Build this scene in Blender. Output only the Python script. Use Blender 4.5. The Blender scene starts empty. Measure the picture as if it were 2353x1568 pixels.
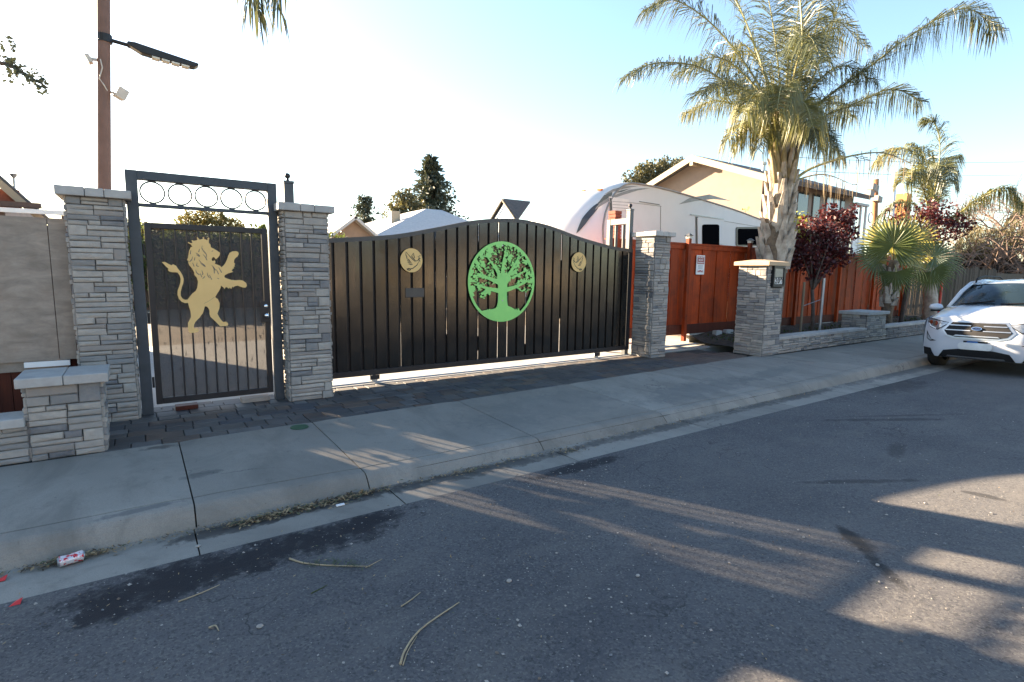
import bpy, bmesh, math, random
import numpy as np
from mathutils import Vector, Matrix, noise
from mathutils.geometry import tessellate_polygon
random.seed(7)
rnd = random.random
def U(a, b): return a + (b - a) * rnd()
scene = bpy.context.scene
col = scene.collection
rad = math.radians

# ---------------------------------------------------------------- camera
# metres; X runs along the street to the right, Y into the lot, Z up. The camera stands at the origin.
EYE = Vector((0, 0, 1.6))
YAW, PITCH, ROLL, FPX, PW, PH = rad(34.8), rad(7.3), rad(0.8), 1240.0, 2353.0, 1568.0
FW = Vector((math.sin(YAW)*math.cos(PITCH), math.cos(YAW)*math.cos(PITCH), -math.sin(PITCH)))
RT0 = Vector((math.cos(YAW), -math.sin(YAW), 0)); UP0 = RT0.cross(FW)
RT = RT0*math.cos(ROLL) + UP0*math.sin(ROLL); UPV = RT.cross(FW)
cam = bpy.data.cameras.new('camera'); camo = bpy.data.objects.new('camera', cam); col.objects.link(camo)
cam.sensor_width = 36; cam.lens = 36*FPX/PW; cam.clip_start = 0.05; cam.clip_end = 3000
M = Matrix.Identity(4)
for i in range(3):
    M[i][0], M[i][1], M[i][2], M[i][3] = RT[i], UPV[i], -FW[i], EYE[i]
camo.matrix_world = M; scene.camera = camo

# ---------------------------------------------------------------- world, sun, exposure
SUN_AZ, SUN_EL = 25.0, 18.5         # degrees: azimuth from +Y towards -X, elevation
world = bpy.data.worlds.new('World'); scene.world = world; world.use_nodes = True
wn = world.node_tree; bg = wn.nodes['Background']
sky = wn.nodes.new('ShaderNodeTexSky'); sky.sky_type = 'NISHITA'; sky.sun_disc = False
sky.sun_elevation = rad(SUN_EL); sky.sun_rotation = rad(-SUN_AZ)
sky.air_density = 1.15; sky.dust_density = 0.7; sky.ozone_density = 2.2; sky.altitude = 20
wn.links.new(sky.outputs[0], bg.inputs[0]); bg.inputs[1].default_value = 0.05
sl = bpy.data.lights.new('sun', 'SUN'); sl.energy = 5.0; sl.angle = rad(0.55); sl.color = (1.0, 0.79, 0.55)
so = bpy.data.objects.new('sun', sl); col.objects.link(so)
SD = Vector((-math.sin(rad(SUN_AZ))*math.cos(rad(SUN_EL)), math.cos(rad(SUN_AZ))*math.cos(rad(SUN_EL)), math.sin(rad(SUN_EL))))
so.rotation_euler = SD.to_track_quat('Z', 'Y').to_euler(); so.location = (0, 0, 40)
vs = scene.view_settings; vs.view_transform = 'Standard'; vs.look = 'None'; vs.gamma = 1.0; vs.use_curve_mapping = False
vs.exposure = 3.12
cy = scene.cycles; cy.use_denoising = True; cy.max_bounces = 8; cy.transparent_max_bounces = 24
cy.sample_clamp_indirect = 8

# ---------------------------------------------------------------- layout helpers (pixel -> world plane)
def ray(x, y): return RT*(x-PW/2) - UPV*(y-PH/2) + FW*FPX
def gnd(x, y, z=0.0):
    d = ray(x, y); return EYE + d*((z-EYE.z)/d.z)
def atY(x, y, Y):
    d = ray(x, y); return EYE + d*(Y/d.y)
def atX(x, y, X):
    d = ray(x, y); return EYE + d*(X/d.x)
def atD(x, y, D):
    return EYE + ray(x, y)*(D/FPX)
def atPlane(x, y, p, n):
    d = ray(x, y); return EYE + d*((p-EYE).dot(n)/d.dot(n))

# ---------------------------------------------------------------- object helpers
def tag(o, label=None, cat=None, group=None, kind=None):
    if label: o['label'] = label
    if cat: o['category'] = cat
    if group: o['group'] = group
    if kind: o['kind'] = kind
    return o
WM = {}
def attach(o, p):
    o.parent = p
    o.matrix_parent_inverse = WM.get(p.name, Matrix.Identity(4)).inverted()
def empty(name, loc, label=None, cat=None, group=None, kind=None):
    o = bpy.data.objects.new(name, None); col.objects.link(o); o.location = loc; o.empty_display_size = .2
    WM[o.name] = Matrix.Translation(Vector(loc))
    return tag(o, label, cat, group, kind)
class MB:
    def __init__(s): s.v = []; s.f = []; s.m = []
    def add(s, vs, fs, mi=0):
        b = len(s.v); s.v += [tuple(v) for v in vs]; s.f += [tuple(i+b for i in f) for f in fs]; s.m += [mi]*len(fs)
    def box(s, c, d, rz=0.0, R=None, mi=0):
        c = Vector(c); R = R or Matrix.Rotation(rz, 3, 'Z')
        P = [c + R @ Vector((x*d[0]/2, y*d[1]/2, z*d[2]/2)) for x in(-1,1) for y in(-1,1) for z in(-1,1)]
        s.add(P, [(0,1,3,2),(4,6,7,5),(0,4,5,1),(2,3,7,6),(0,2,6,4),(1,5,7,3)], mi)
    def bb(s, x0, x1, y0, y1, z0, z1, mi=0):
        s.box(((x0+x1)/2,(y0+y1)/2,(z0+z1)/2), (x1-x0,y1-y0,z1-z0), mi=mi)
    def tube(s, pts, rs, n=8, cap=True, mi=0, up=None):
        pts = [Vector(p) for p in pts]; k = len(pts)
        if not hasattr(rs, '__len__'): rs = [rs]*k
        ref = up or Vector((0.13, 0.31, 1)).normalized()
        rings = []
        for i, p in enumerate(pts):
            t = (pts[min(i+1,k-1)] - pts[max(i-1,0)]).normalized()
            a = t.cross(ref)
            if a.length < .08: a = t.cross(Vector((1,0.2,0)))
            a.normalize(); b = t.cross(a)
            rings.append([p + (a*math.cos(2*math.pi*j/n) + b*math.sin(2*math.pi*j/n))*rs[i] for j in range(n)])
        fs = [(i*n+j, i*n+(j+1)%n, (i+1)*n+(j+1)%n, (i+1)*n+j) for i in range(k-1) for j in range(n)]
        if cap: fs += [tuple(range(n-1,-1,-1)), tuple((k-1)*n+j for j in range(n))]
        s.add([v for r in rings for v in r], fs, mi)
    def lathe(s, c, prof, n=12, mi=0):
        c = Vector(c); k = len(prof)
        vs = [c + Vector((r*math.cos(2*math.pi*j/n), r*math.sin(2*math.pi*j/n), z)) for r, z in prof for j in range(n)]
        s.add(vs, [(i*n+j, i*n+(j+1)%n, (i+1)*n+(j+1)%n, (i+1)*n+j) for i in range(k-1) for j in range(n)], mi)
    def prism(s, pts, f0, f1, mi=0):
        # pts: 2-D outline; f0, f1: 2-D -> 3-D maps of the back and the front
        tri = tessellate_polygon([[Vector((p[0],p[1],0)) for p in pts]])
        n = len(pts)
        vs = [f0(p) for p in pts] + [f1(p) for p in pts]
        fs = [t for t in tri] + [tuple(i+n for i in t) for t in tri] + [(i,(i+1)%n,(i+1)%n+n,i+n) for i in range(n)]
        s.add(vs, fs, mi)
    def build(s, name, mat, parent=None, smooth=False, label=None, cat=None, group=None, kind=None, fixn=True, angle=None):
        v = np.array(s.v, dtype=float); lo, hi = v.min(0), v.max(0)
        c = (lo+hi)/2; c[2] = lo[2]
        me = bpy.data.meshes.new(name); me.from_pydata((v-c).tolist(), [], s.f)
        mats = mat if isinstance(mat, (list, tuple)) else [mat]
        for m in mats: me.materials.append(m)
        if len(mats) > 1: me.polygons.foreach_set('material_index', s.m)
        if fixn:
            bm = bmesh.new(); bm.from_mesh(me); bmesh.ops.recalc_face_normals(bm, faces=bm.faces); bm.to_mesh(me); bm.free()
        if smooth: me.polygons.foreach_set('use_smooth', [True]*len(me.polygons))
        if angle: me.set_sharp_from_angle(angle=rad(angle))
        me.update()
        o = bpy.data.objects.new(name, me); col.objects.link(o); o.location = c
        WM[o.name] = Matrix.Translation(Vector(c))
        if parent: attach(o, parent)
        return tag(o, label, cat, group, kind)
def bevel(o, w, seg=2):
    m = o.modifiers.new('bevel', 'BEVEL'); m.width = w; m.segments = seg; m.limit_method = 'ANGLE'; m.angle_limit = rad(40)
    return o
def interp(xs, ys, x):
    return float(np.interp(x, xs, ys))
def smooth_curve(pts, n):
    # Catmull-Rom through control points, n samples
    P = [Vector(p) for p in pts]; P = [P[0]*2-P[1]] + P + [P[-1]*2-P[-2]]
    out = []; k = len(P)-3
    for i in range(n):
        t = i/(n-1)*k; j = min(int(t), k-1); t -= j
        a, b, c, d = P[j:j+4]
        out.append(0.5*((2*b) + (c-a)*t + (2*a-5*b+4*c-d)*t*t + (3*b-a-3*c+d)*t**3))
    return out

# ---------------------------------------------------------------- materials
class NT:
    def __init__(s, name):
        s.mat = bpy.data.materials.new(name); s.mat.use_nodes = True; s.t = s.mat.node_tree
        s.b = s.t.nodes['Principled BSDF']; s.out = s.t.nodes['Material Output']
        s.pos = None
    def n(s, typ, **kw):
        x = s.t.nodes.new(typ)
        for k, v in kw.items(): setattr(x, k, v)
        return x
    def l(s, a, b): s.t.links.new(a, b)
    def P(s):
        if not s.pos: s.pos = s.n('ShaderNodeNewGeometry').outputs['Position']
        return s.pos
    def noise(s, scale, detail=4, rough=.55, vec=None, dist=0.0):
        x = s.n('ShaderNodeTexNoise'); x.inputs['Scale'].default_value = scale; x.inputs['Detail'].default_value = detail
        x.inputs['Roughness'].default_value = rough; x.inputs['Distortion'].default_value = dist
        s.l(vec or s.P(), x.inputs['Vector']); return x.outputs['Fac']
    def mapping(s, scale=(1,1,1), rot=(0,0,0), vec=None):
        m = s.n('ShaderNodeMapping'); m.inputs['Scale'].default_value = scale; m.inputs['Rotation'].default_value = rot
        s.l(vec or s.P(), m.inputs['Vector']); return m.outputs['Vector']
    def ramp(s, fac, stops):
        r = s.n('ShaderNodeValToRGB'); e = r.color_ramp.elements
        while len(e) < len(stops): e.new(.5)
        for x, (p, c) in zip(e, stops):
            x.position = p; x.color = (c, c, c, 1) if not hasattr(c, '__len__') else (*c, 1)
        s.l(fac, r.inputs[0]); return r.outputs[0]
    def mix(s, fac, a, b, typ='MIX'):
        m = s.n('ShaderNodeMix', data_type='RGBA', blend_type=typ)
        for i, v in ((0, fac), (6, a), (7, b)):
            if hasattr(v, 'is_linked'): s.l(v, m.inputs[i])
            elif hasattr(v, '__len__'): m.inputs[i].default_value = (*v, 1)
            else: m.inputs[i].default_value = v
        return m.outputs[2]
    def math(s, op, a, b=0.0, clamp=False):
        m = s.n('ShaderNodeMath', operation=op, use_clamp=clamp)
        for i, v in ((0, a), (1, b)):
            if hasattr(v, 'is_linked'): s.l(v, m.inputs[i])
            else: m.inputs[i].default_value = v
        return m.outputs[0]
    def color(s, c):
        if hasattr(c, 'is_linked'): s.l(c, s.b.inputs['Base Color'])
        else: s.b.inputs['Base Color'].default_value = (*c, 1)
    def rough(s, r):
        if hasattr(r, 'is_linked'): s.l(r, s.b.inputs['Roughness'])
        else: s.b.inputs['Roughness'].default_value = r
    def bump(s, h, strength=.3, dist=.01):
        b = s.n('ShaderNodeBump'); b.inputs['Strength'].default_value = strength; b.inputs['Distance'].default_value = dist
        s.l(h, b.inputs['Height']); s.l(b.outputs[0], s.b.inputs['Normal'])
    def rand(s): return s.n('ShaderNodeObjectInfo').outputs['Random']
def pm(name, c1, c2=None, scale=6, rough=.6, metal=0, bump=.15, bdist=.004, bscale=None, spec=None, rnd_amt=0.0, coat=0):
    N = NT(name); c2 = c2 or tuple(x*.75 for x in c1)
    c = N.ramp(N.noise(scale, 5, .6), [(.3, c2), (.7, c1)])
    if rnd_amt:
        r = N.rand(); c = N.mix(1.0, c, N.ramp(r, [(0, 1-rnd_amt), (1, 1.0)]), 'MULTIPLY')
    N.color(c); N.rough(rough); N.b.inputs['Metallic'].default_value = metal
    if spec is not None: N.b.inputs['Specular IOR Level'].default_value = spec
    if coat: N.b.inputs['Coat Weight'].default_value = coat; N.b.inputs['Coat Roughness'].default_value = .06
    if bump: N.bump(N.noise(bscale or scale*6, 4), bump, bdist)
    return N.mat
def leafmat(name, c1, c2, trans=.35, rough=.45, scale=3.0, spec=.4):
    N = NT(name); r = N.noise(scale, 3, .7)
    c = N.ramp(r, [(.3, c2), (.7, c1)]); N.color(c); N.rough(rough); N.b.inputs['Specular IOR Level'].default_value = spec
    t = N.n('ShaderNodeBsdfTranslucent'); N.l(N.mix(1.0, c, (1.25, 1.15, .7), 'MULTIPLY'), t.inputs[0])
    m = N.n('ShaderNodeMixShader'); m.inputs[0].default_value = trans
    N.l(N.b.outputs[0], m.inputs[1]); N.l(t.outputs[0], m.inputs[2]); N.l(m.outputs[0], N.out.inputs[0])
    return N.mat
MT = {}
MT['black_metal'] = pm('black_painted_steel', (.022,.022,.024), (.014,.014,.016), 9, .4, 0, .08, .002, 60, spec=.3)
MT['grey_metal'] = pm('grey_painted_steel', (.05,.061,.072), (.036,.045,.053), 9, .45, 0, .08, .002, 60, spec=.3)
MT['post_metal'] = pm('light_grey_painted_steel', (.075,.078,.078), (.055,.057,.058), 6, .45, 0, .1, .002, 50)
MT['gold'] = pm('tan_gold_paint', (.74,.49,.20), (.67,.44,.175), 5, .65, 0, .05, .001, 80, spec=.2)
MT['green'] = pm('green_paint', (.27,.66,.16), (.25,.61,.15), 5, .42, 0, .05, .001, 80)
MT['chrome'] = pm('polished_metal', (.75,.75,.76), (.7,.7,.7), 5, .12, 1, 0)
MT['galv'] = pm('galvanised_steel', (.42,.44,.46), (.33,.35,.37), 12, .4, .8, .08, .002)
MT['white'] = pm('white_paint', (.78,.78,.77), (.70,.70,.69), 4, .45, 0, .05, .002)
MT['soil'] = pm('dark_soil', (.075,.055,.04), (.03,.024,.018), 9, .95, 0, .9, .03, 25)
MT['capstone'] = pm('concrete_cap', (.44,.42,.39), (.33,.318,.298), 7, .85, 0, .35, .004, 90, rnd_amt=.15)
MT['tan_cap'] = pm('tan_concrete_cap', (.44,.32,.20), (.36,.26,.16), 7, .8, 0, .3, .004, 80)
MT['mortar'] = pm('dark_mortar', (.06,.058,.055), (.03,.03,.03), 20, .95, 0, .4, .004)
def stone_mat():
    N = NT('ledge_stone'); r = N.rand()
    base = N.ramp(r, [(0,(.38,.34,.29)),(.20,(.28,.258,.23)),(.38,(.34,.305,.265)),(.54,(.20,.193,.185)),(.66,(.40,.36,.31)),(.78,(.14,.14,.146)),(.87,(.26,.225,.195)),(.95,(.095,.097,.107))])
    N.t.nodes[-1].color_ramp.interpolation = 'CONSTANT'
    n1 = N.noise(14, 6, .65); c = N.mix(N.ramp(n1, [(.3,.0),(.75,.8)]), base, (.22,.208,.192))
    n2 = N.noise(5, 3); c = N.mix(N.ramp(n2, [(.45,0),(.75,.3)]), c, (.40,.37,.33))
    N.color(c); N.rough(.88); N.bump(N.math('ADD', N.noise(35, 6, .7), N.math('MULTIPLY', N.noise(9, 3), 1.2)), .55, .012); return N.mat
MT['stone'] = stone_mat()
def concrete_mat(name, c1, c2, stains=()):
    N = NT(name)
    n = N.noise(1.1, 6, .62); c = N.ramp(n, [(.3, c2), (.68, c1)])
    sp = N.noise(160, 2, .8); c = N.mix(N.ramp(sp, [(.35,.5),(.6,0.0)]), c, tuple(x*.72 for x in c2))
    d = N.noise(3.3, 7, .75, dist=.6); c = N.mix(N.ramp(d, [(.56,0),(.74,.55)]), c, tuple(x*.45 for x in c2))
    sp2 = N.noise(26, 2, .5); c = N.mix(N.ramp(sp2, [(.70,0),(.76,.5)]), c, tuple(x*.4 for x in c2))
    v = N.n('ShaderNodeTexVoronoi', feature='DISTANCE_TO_EDGE'); v.inputs['Scale'].default_value = .55; w_ = N.n('ShaderNodeVectorMath', operation='ADD'); wn_ = N.n('ShaderNodeTexNoise'); wn_.inputs['Scale'].default_value = 2.4; wn_.inputs['Detail'].default_value = 6
    N.l(N.P(), wn_.inputs['Vector']); N.l(N.P(), w_.inputs[0]); N.l(wn_.outputs['Color'], w_.inputs[1]); N.l(w_.outputs[0], v.inputs['Vector'])
    ck = N.math('MULTIPLY', N.ramp(v.outputs['Distance'], [(.0,.8),(.006,0)]), N.ramp(N.noise(.6,2), [(.52,0),(.6,1)])); c = N.mix(ck, c, (.05,.048,.045))
    c = N.mix(1.0, c, N.ramp(N.rand(), [(0,.80),(1,1.06)]), 'MULTIPLY')
    bl = N.noise(.9, 7, .68, vec=N.mapping((1.6,.8,1)), dist=1.2); c = N.mix(N.ramp(bl, [(.46,0),(.68,.6)]), c, tuple(x*.55 for x in c2))
    c = stain(N, c, stains); N.color(c); N.rough(.85)
    br = N.noise(1.0, 3, .6, vec=N.mapping((8,150,8))); N.bump(N.math('ADD', N.noise(120, 5, .7), N.math('MULTIPLY', br, .6)), .3, .004); return N.mat
def stain(N, c, stains):
    # worn or wet marks with a shape of their own: (x, y, half length, half width, angle, strength, colour)
    wob = N.noise(3.2, 6, .68); wob2 = N.noise(14, 4, .7)
    sep = N.n('ShaderNodeSeparateXYZ'); N.l(N.P(), sep.inputs[0])
    for (x, y, a, b, ang, st, cc) in stains:
        ca, sa = math.cos(ang), math.sin(ang)
        dx = N.math('SUBTRACT', sep.outputs[0], x); dy = N.math('SUBTRACT', sep.outputs[1], y)
        u = N.math('DIVIDE', N.math('ADD', N.math('MULTIPLY', dx, ca), N.math('MULTIPLY', dy, sa)), a)
        v = N.math('DIVIDE', N.math('SUBTRACT', N.math('MULTIPLY', dy, ca), N.math('MULTIPLY', dx, sa)), b)
        r = N.math('ADD', N.math('MULTIPLY', u, u), N.math('MULTIPLY', v, v))
        r = N.math('ADD', r, N.math('ADD', N.math('MULTIPLY', N.math('SUBTRACT', wob, .5), 3.0), N.math('MULTIPLY', N.math('SUBTRACT', wob2, .5), 2.4)))
        f = N.ramp(r, [(.25, st), (.7, st*.55), (1.0, 0.0)])
        c = N.mix(f, c, cc)
    return c
# ================================================================ THE SETTING: road, gutter, kerb, sidewalk, pavers, yard
GY = 3.62            # gutter / asphalt line
def road_z(y):       # crowned street
    return -0.145 + 0.10*min(1, max(0, (GY-y)/6.0))
def asphalt_mat():
    N = NT('asphalt')
    n = N.noise(.7, 6, .62); c = N.ramp(n, [(.3,(.062,.061,.066)),(.7,(.112,.107,.106))])
    v = N.n('ShaderNodeTexVoronoi'); v.inputs['Scale'].default_value = 95; N.l(N.P(), v.inputs['Vector'])
    rr = N.n('ShaderNodeSeparateColor'); N.l(v.outputs['Color'], rr.inputs[0])
    c = N.mix(N.ramp(rr.outputs[0], [(.55,0),(1,.55)]), c, (.17,.16,.145))
    c = N.mix(N.ramp(rr.outputs[1], [(.6,0),(1,.6)]), c, (.022,.022,.024))
    f = N.noise(240, 2, .8); c = N.mix(N.ramp(f, [(.6,0),(.72,.6)]), c, (.26,.24,.21))
    dust = N.noise(1.6, 7, .7, vec=N.mapping((1,2.2,1), (0,0,.35))); c = N.mix(N.ramp(dust, [(.5,0),(.78,.5)]), c, (.17,.155,.135))
    big = N.noise(.28, 5, .6, dist=.8); c = N.mix(N.ramp(big, [(.45,0),(.7,.45)]), c, (.135,.128,.12))
    v2 = N.n('ShaderNodeTexVoronoi', feature='DISTANCE_TO_EDGE'); v2.inputs['Scale'].default_value = .8; w_ = N.n('ShaderNodeVectorMath', operation='ADD'); wn_ = N.n('ShaderNodeTexNoise'); wn_.inputs['Scale'].default_value = 2.0; wn_.inputs['Detail'].default_value = 7
    N.l(N.P(), wn_.inputs['Vector']); N.l(N.P(), w_.inputs[0]); N.l(wn_.outputs['Color'], w_.inputs[1]); N.l(w_.outputs[0], v2.inputs['Vector'])
    ck = N.math('MULTIPLY', N.ramp(v2.outputs['Distance'], [(.0,.75),(.007,0)]), N.ramp(N.noise(.5,3), [(.5,0),(.6,1)])); c = N.mix(ck, c, (.02,.02,.021))
    wet = (.016,.016,.019); oil = (.025,.024,.024)
    c = stain(N, c, [(.5,3.42,1.05,.24,.05,.95,wet), (.2,3.34,.6,.2,.12,.85,wet), (1.0,3.5,.4,.10,.0,.8,wet), (3.2,3.5,.62,.09,.0,.85,wet), (3.59,1.27,.46,.055,.82,.85,oil), (3.75,1.42,.16,.09,.82,.7,oil),
        (4.96,1.89,.62,.045,-.54,.6,oil), (7.37,2.7,1.0,.07,-.556,.65,oil), (7.9,2.6,.9,.04,-.50,.55,oil), (9.9,3.5,1.2,.35,-.1,.6,oil), (5.41,1.23,.17,.05,-1.39,.7,oil), (6.2,2.1,.3,.09,.3,.5,oil), (2.2,1.9,.9,.35,.4,.25,(.05,.05,.056))])
    N.color(c)
    N.rough(.86); N.b.inputs['Specular IOR Level'].default_value = .3
    N.bump(N.math('ADD', N.noise(170, 3, .75), N.math('MULTIPLY', N.noise(26, 3), .8)), .55, .008); return N.mat
MT['asphalt'] = asphalt_mat()
MT['concrete'] = concrete_mat('sidewalk_concrete', (.315,.285,.24), (.235,.213,.18), [(.33,4.72,.16,.07,.2,.55,(.06,.06,.06)), (-.1,4.2,.32,.05,.1,.6,(.08,.08,.08)), (4.1,5.05,1.4,.5,.1,.35,(.12,.118,.11)), (2.9,4.6,.9,.4,.2,.3,(.13,.13,.12)), (6.6,4.7,1.5,.35,.1,.5,(.11,.11,.105)), (8.7,4.85,1.1,.2,.15,.55,(.12,.12,.11)), (.1,5.62,.16,.06,0,.7,(.05,.045,.04))])
MT['gutter'] = concrete_mat('gutter_concrete', (.31,.28,.235), (.235,.213,.18), [(.5,3.93,.5,.09,.02,.9,(.045,.04,.035)), (1.2,3.95,.8,.10,.02,.9,(.05,.045,.04)), (2.4,3.92,1.3,.11,.0,.85,(.055,.05,.045)), (4.6,3.94,1.6,.10,.0,.8,(.06,.055,.05)), (7.6,3.97,1.8,.12,.0,.8,(.06,.055,.05)), (12,4.0,3,.2,0,.7,(.07,.065,.06))])
MT['yardcon'] = concrete_mat('yard_concrete', (.42,.41,.38), (.33,.32,.30))
MT['dirt'] = pm('yard_dirt', (.24,.19,.135), (.15,.12,.085), 2.2, .95, 0, .8, .03, 18)

# terrain sheet to the horizon
g = MB(); g.add([(-600,-600,-.34),(600,-600,-.34),(600,600,-.34),(-600,600,-.34)], [(0,1,2,3)])
g.build('terrain', pm('far_ground', (.13,.12,.08), (.09,.085,.055), .4, .95, 0, .3, .02), kind='structure')
# road: rows in Y, crowned, long in X
g = MB(); ys = [GY-i*.35 for i in range(0, 22)] + [-6,-9,-14,-22]; xs = [-90,-40,-20,-10]+[i*.8 for i in range(-9,30)]+[30,45,80,160]
idx = {}
for i, x in enumerate(xs):
    for j, y in enumerate(ys):
        w = .006*noise.noise(Vector((x*.9,y*.9,0))) if -8 < x < 25 else 0
        yy = y + (.018*noise.noise(Vector((x*2.1,3,0)))+.012*noise.noise(Vector((x*7,9,0))) if j == 0 else 0)
        idx[i,j] = len(g.v); g.v.append((x, yy, road_z(y)+w*(j>0)+.004*(j==0)))
for i in range(len(xs)-1):
    for j in range(len(ys)-1):
        g.f.append((idx[i,j],idx[i+1,j],idx[i+1,j+1],idx[i,j+1])); g.m.append(0)
g.build('road', MT['asphalt'], kind='structure', smooth=True)
# gutter pan under and beside the asphalt edge, with joints
gut = empty('gutter', (3, 3.85, -.15), kind='structure')
def drop(x):  # kerb height along the street: low in front of the gate
    return interp([-9, .1, .45, 1.9, 7.6, 9.0, 10.4, 40], [.135,.13,.115,.055,.055,.07,.125,.135], x)
gj = [-30,-12,-6,-3.2,.22,1.57,3.3,5.3,7.2,9.2,11.6,14.5,18,23,30,60]
for a, b in zip(gj, gj[1:]):
    m = MB(); n = max(2, int((b-a)/.25)) if b-a < 5 else 4; prof = []
    for i in range(n+1):
        x = a+.004+(b-a-.008)*i/n
        prof.append([(x, GY-.12, -.162), (x, GY+.02, -.148), (x, 3.99, -.152), (x, 4.06, -.146), (x, 4.12, -.19)])
    for i in range(n):
        for j in range(4): m.add([prof[i][j],prof[i+1][j],prof[i+1][j+1],prof[i][j+1]], [(0,1,2,3)])
    m.build('gutter_slab', MT['gutter'], gut, smooth=True)
# sidewalk slabs with the rolled kerb in one piece per bay
sw = empty('sidewalk', (3, 5, 0), kind='structure')
def back(x): return interp([-9,.2,4,10.2,10.4,40], [5.66,5.72,5.80,6.02,5.84,5.95], x)
def sw_z(x, y):
    d = drop(x); fr = 1 - min(1, max(0, (y-4.25)/1.5))
    return -(.135-d)*.55*fr
sj = [-30,-14,-8,-4.2,-1.9,.235,1.44,3.21,5.06,6.95,8.42,10.35,12.2,14.0,15.9,18,20.5,24,30,60]
for a, b in zip(sj, sj[1:]):
    m = MB(); n = max(3, min(16, int((b-a)/.14))); rows = []
    for i in range(n+1):
        t = i/n; x = a+.005+(b-a-.010)*t; d = drop(x); r = []
        e = .006 if i in (0, n) else 0
        bk = back(x)
        zt = sw_z(x, 4.25); zb = -.148
        sh = (zt-zb); run = .05 + (.135-d)*1.6
        ys = [(bk+.03, -.13), (bk, sw_z(x,bk)-e), ((bk+4.30)/2, sw_z(x,(bk+4.3)/2)-e), (4.268, sw_z(x,4.268)-e), (4.265, sw_z(x,4.26)-.012-e), (4.255, sw_z(x,4.26)-.012-e), (4.251, sw_z(x,4.25)-e)]
        y0 = 4.06+run*.0
        for k in range(7):
            q = k/6
            ys.append((4.05+.10*(1-q)+ .04*math.cos(q*math.pi/2)*(.135-d)/.08 - .01*q, zt - sh*(1-math.cos(q*math.pi/2))**1.25 - e*(1-q)))
        ys.append((4.05, -.19))
        rows.append([(x, y, z+.0015*noise.noise(Vector((x*3,y*3,1)))) for y, z in ys])
    for i in range(n):
        for j in range(len(rows[0])-1):
            m.add([rows[i][j],rows[i+1][j],rows[i+1][j+1],rows[i][j+1]], [(0,1,2,3)])
    for r in (rows[0], rows[-1]): m.add(r, [tuple(range(len(r)))])
    m.build('sidewalk_slab', MT['concrete'], sw)
m = MB(); m.bb(-30, 60, 4.11, 5.60, -.3, -.075)
m.build('joint_fill', MT['soil'], sw)
# yard behind the gate: concrete apron, then dirt
m = MB(); m.bb(-2.2, 11.5, 7.30, 13.2, -.3, -.012); m.build('yard_slab', MT['yardcon'], kind='structure')
m = MB(); m.bb(-60, 90, 13.2, 90, -.32, -.03); m.bb(-60,-2.2,6.0,13.2,-.32,-.03); m.bb(11.5,90,8.3,13.2,-.32,-.03)
m.build('yard_ground', MT['dirt'], kind='structure')
m = MB(); n=40
gx = [10.5+i*.5 for i in range(60)]; gy = [5.9+i*.27 for i in range(10)]
for i, x in enumerate(gx):
    for j, y in enumerate(gy): m.v.append((x, y, .10+.05*noise.noise(Vector((x*1.3,y*1.3,4)))+.10*(j>6)+ (-.05 if x<11.2 else 0)))
for i in range(len(gx)-1):
    for j in range(len(gy)-1):
        m.f.append((i*10+j,(i+1)*10+j,(i+1)*10+j+1,i*10+j+1)); m.m.append(0)
m.build('planting_bed', MT['soil'], kind='structure', smooth=True)
m = MB(); m.bb(-9,-.72,5.9,7.2,-.3,.06); m.build('planting_bed', MT['soil'], kind='structure')
m = MB(); m.bb(8.5,10.9,7.35,8.2,-.3,-.02); m.build('fence_strip_soil', MT['soil'], kind='structure')

# pavers: mixed sizes laid in rows along the street
def paver_mat():
    N = NT('paver'); r = N.rand()
    c = N.ramp(r, [(0,(.105,.098,.095)),(.2,(.13,.12,.11)),(.36,(.085,.085,.09)),(.52,(.15,.11,.085)),(.64,(.115,.11,.108)),(.76,(.17,.165,.16)),(.84,(.12,.085,.068)),(.92,(.075,.078,.09)),(1,(.24,.235,.23))])
    N.t.nodes[-1].color_ramp.interpolation = 'CONSTANT'
    d = N.noise(2.2, 6, .65); c = N.mix(1.0, N.mix(N.ramp(d, [(.38,0),(.66,.7)]), c, (.055,.053,.052)), (.8,.78,.76), 'MULTIPLY')
    N.color(c); N.rough(.72); N.bump(N.noise(70,5,.7), .4, .005); return N.mat
MT['paver'] = paver_mat()
pv = empty('paver_driveway', (4, 6.4, -.08), kind='structure')
m = MB(); m.bb(-.42, 10.05, 5.5, 7.34, -.3, -.035); m.build('paver_bed', MT['mortar'], pv)
y = 7.33; cells = []; row = 0
while y > 5.70:
    h = (.155,.155,.235,.155,.195)[row % 5]; row += 1
    x = -.36 - U(0,.1)
    while x < 10.0:
        w = random.choice((.155,.235,.235,.31,.31,.20))
        cells.append((x, x+w, y-h, y)); x += w
    y -= h
out = []
for (x0,x1,y0,y1) in cells:
    if x0 < -.40: x0 = -.40
    bk = back((x0+x1)/2)+.012
    if y1 < bk+.03 or x1 > 10.08: continue
    if (x0+x1)/2 > 8.45 and y1 > 7.36: continue
    if x0 > 8.6 and (y0+y1)/2 > 7.30 - (x0-8.6)*.6: continue      # cut on the slant beside the mailbox pillar
    out.append((x0,x1,max(y0,bk),y1))
out.sort(key=lambda c: ((c[0]+c[1])/2)**2 + c[2]**2)
rest = MB()
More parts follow.
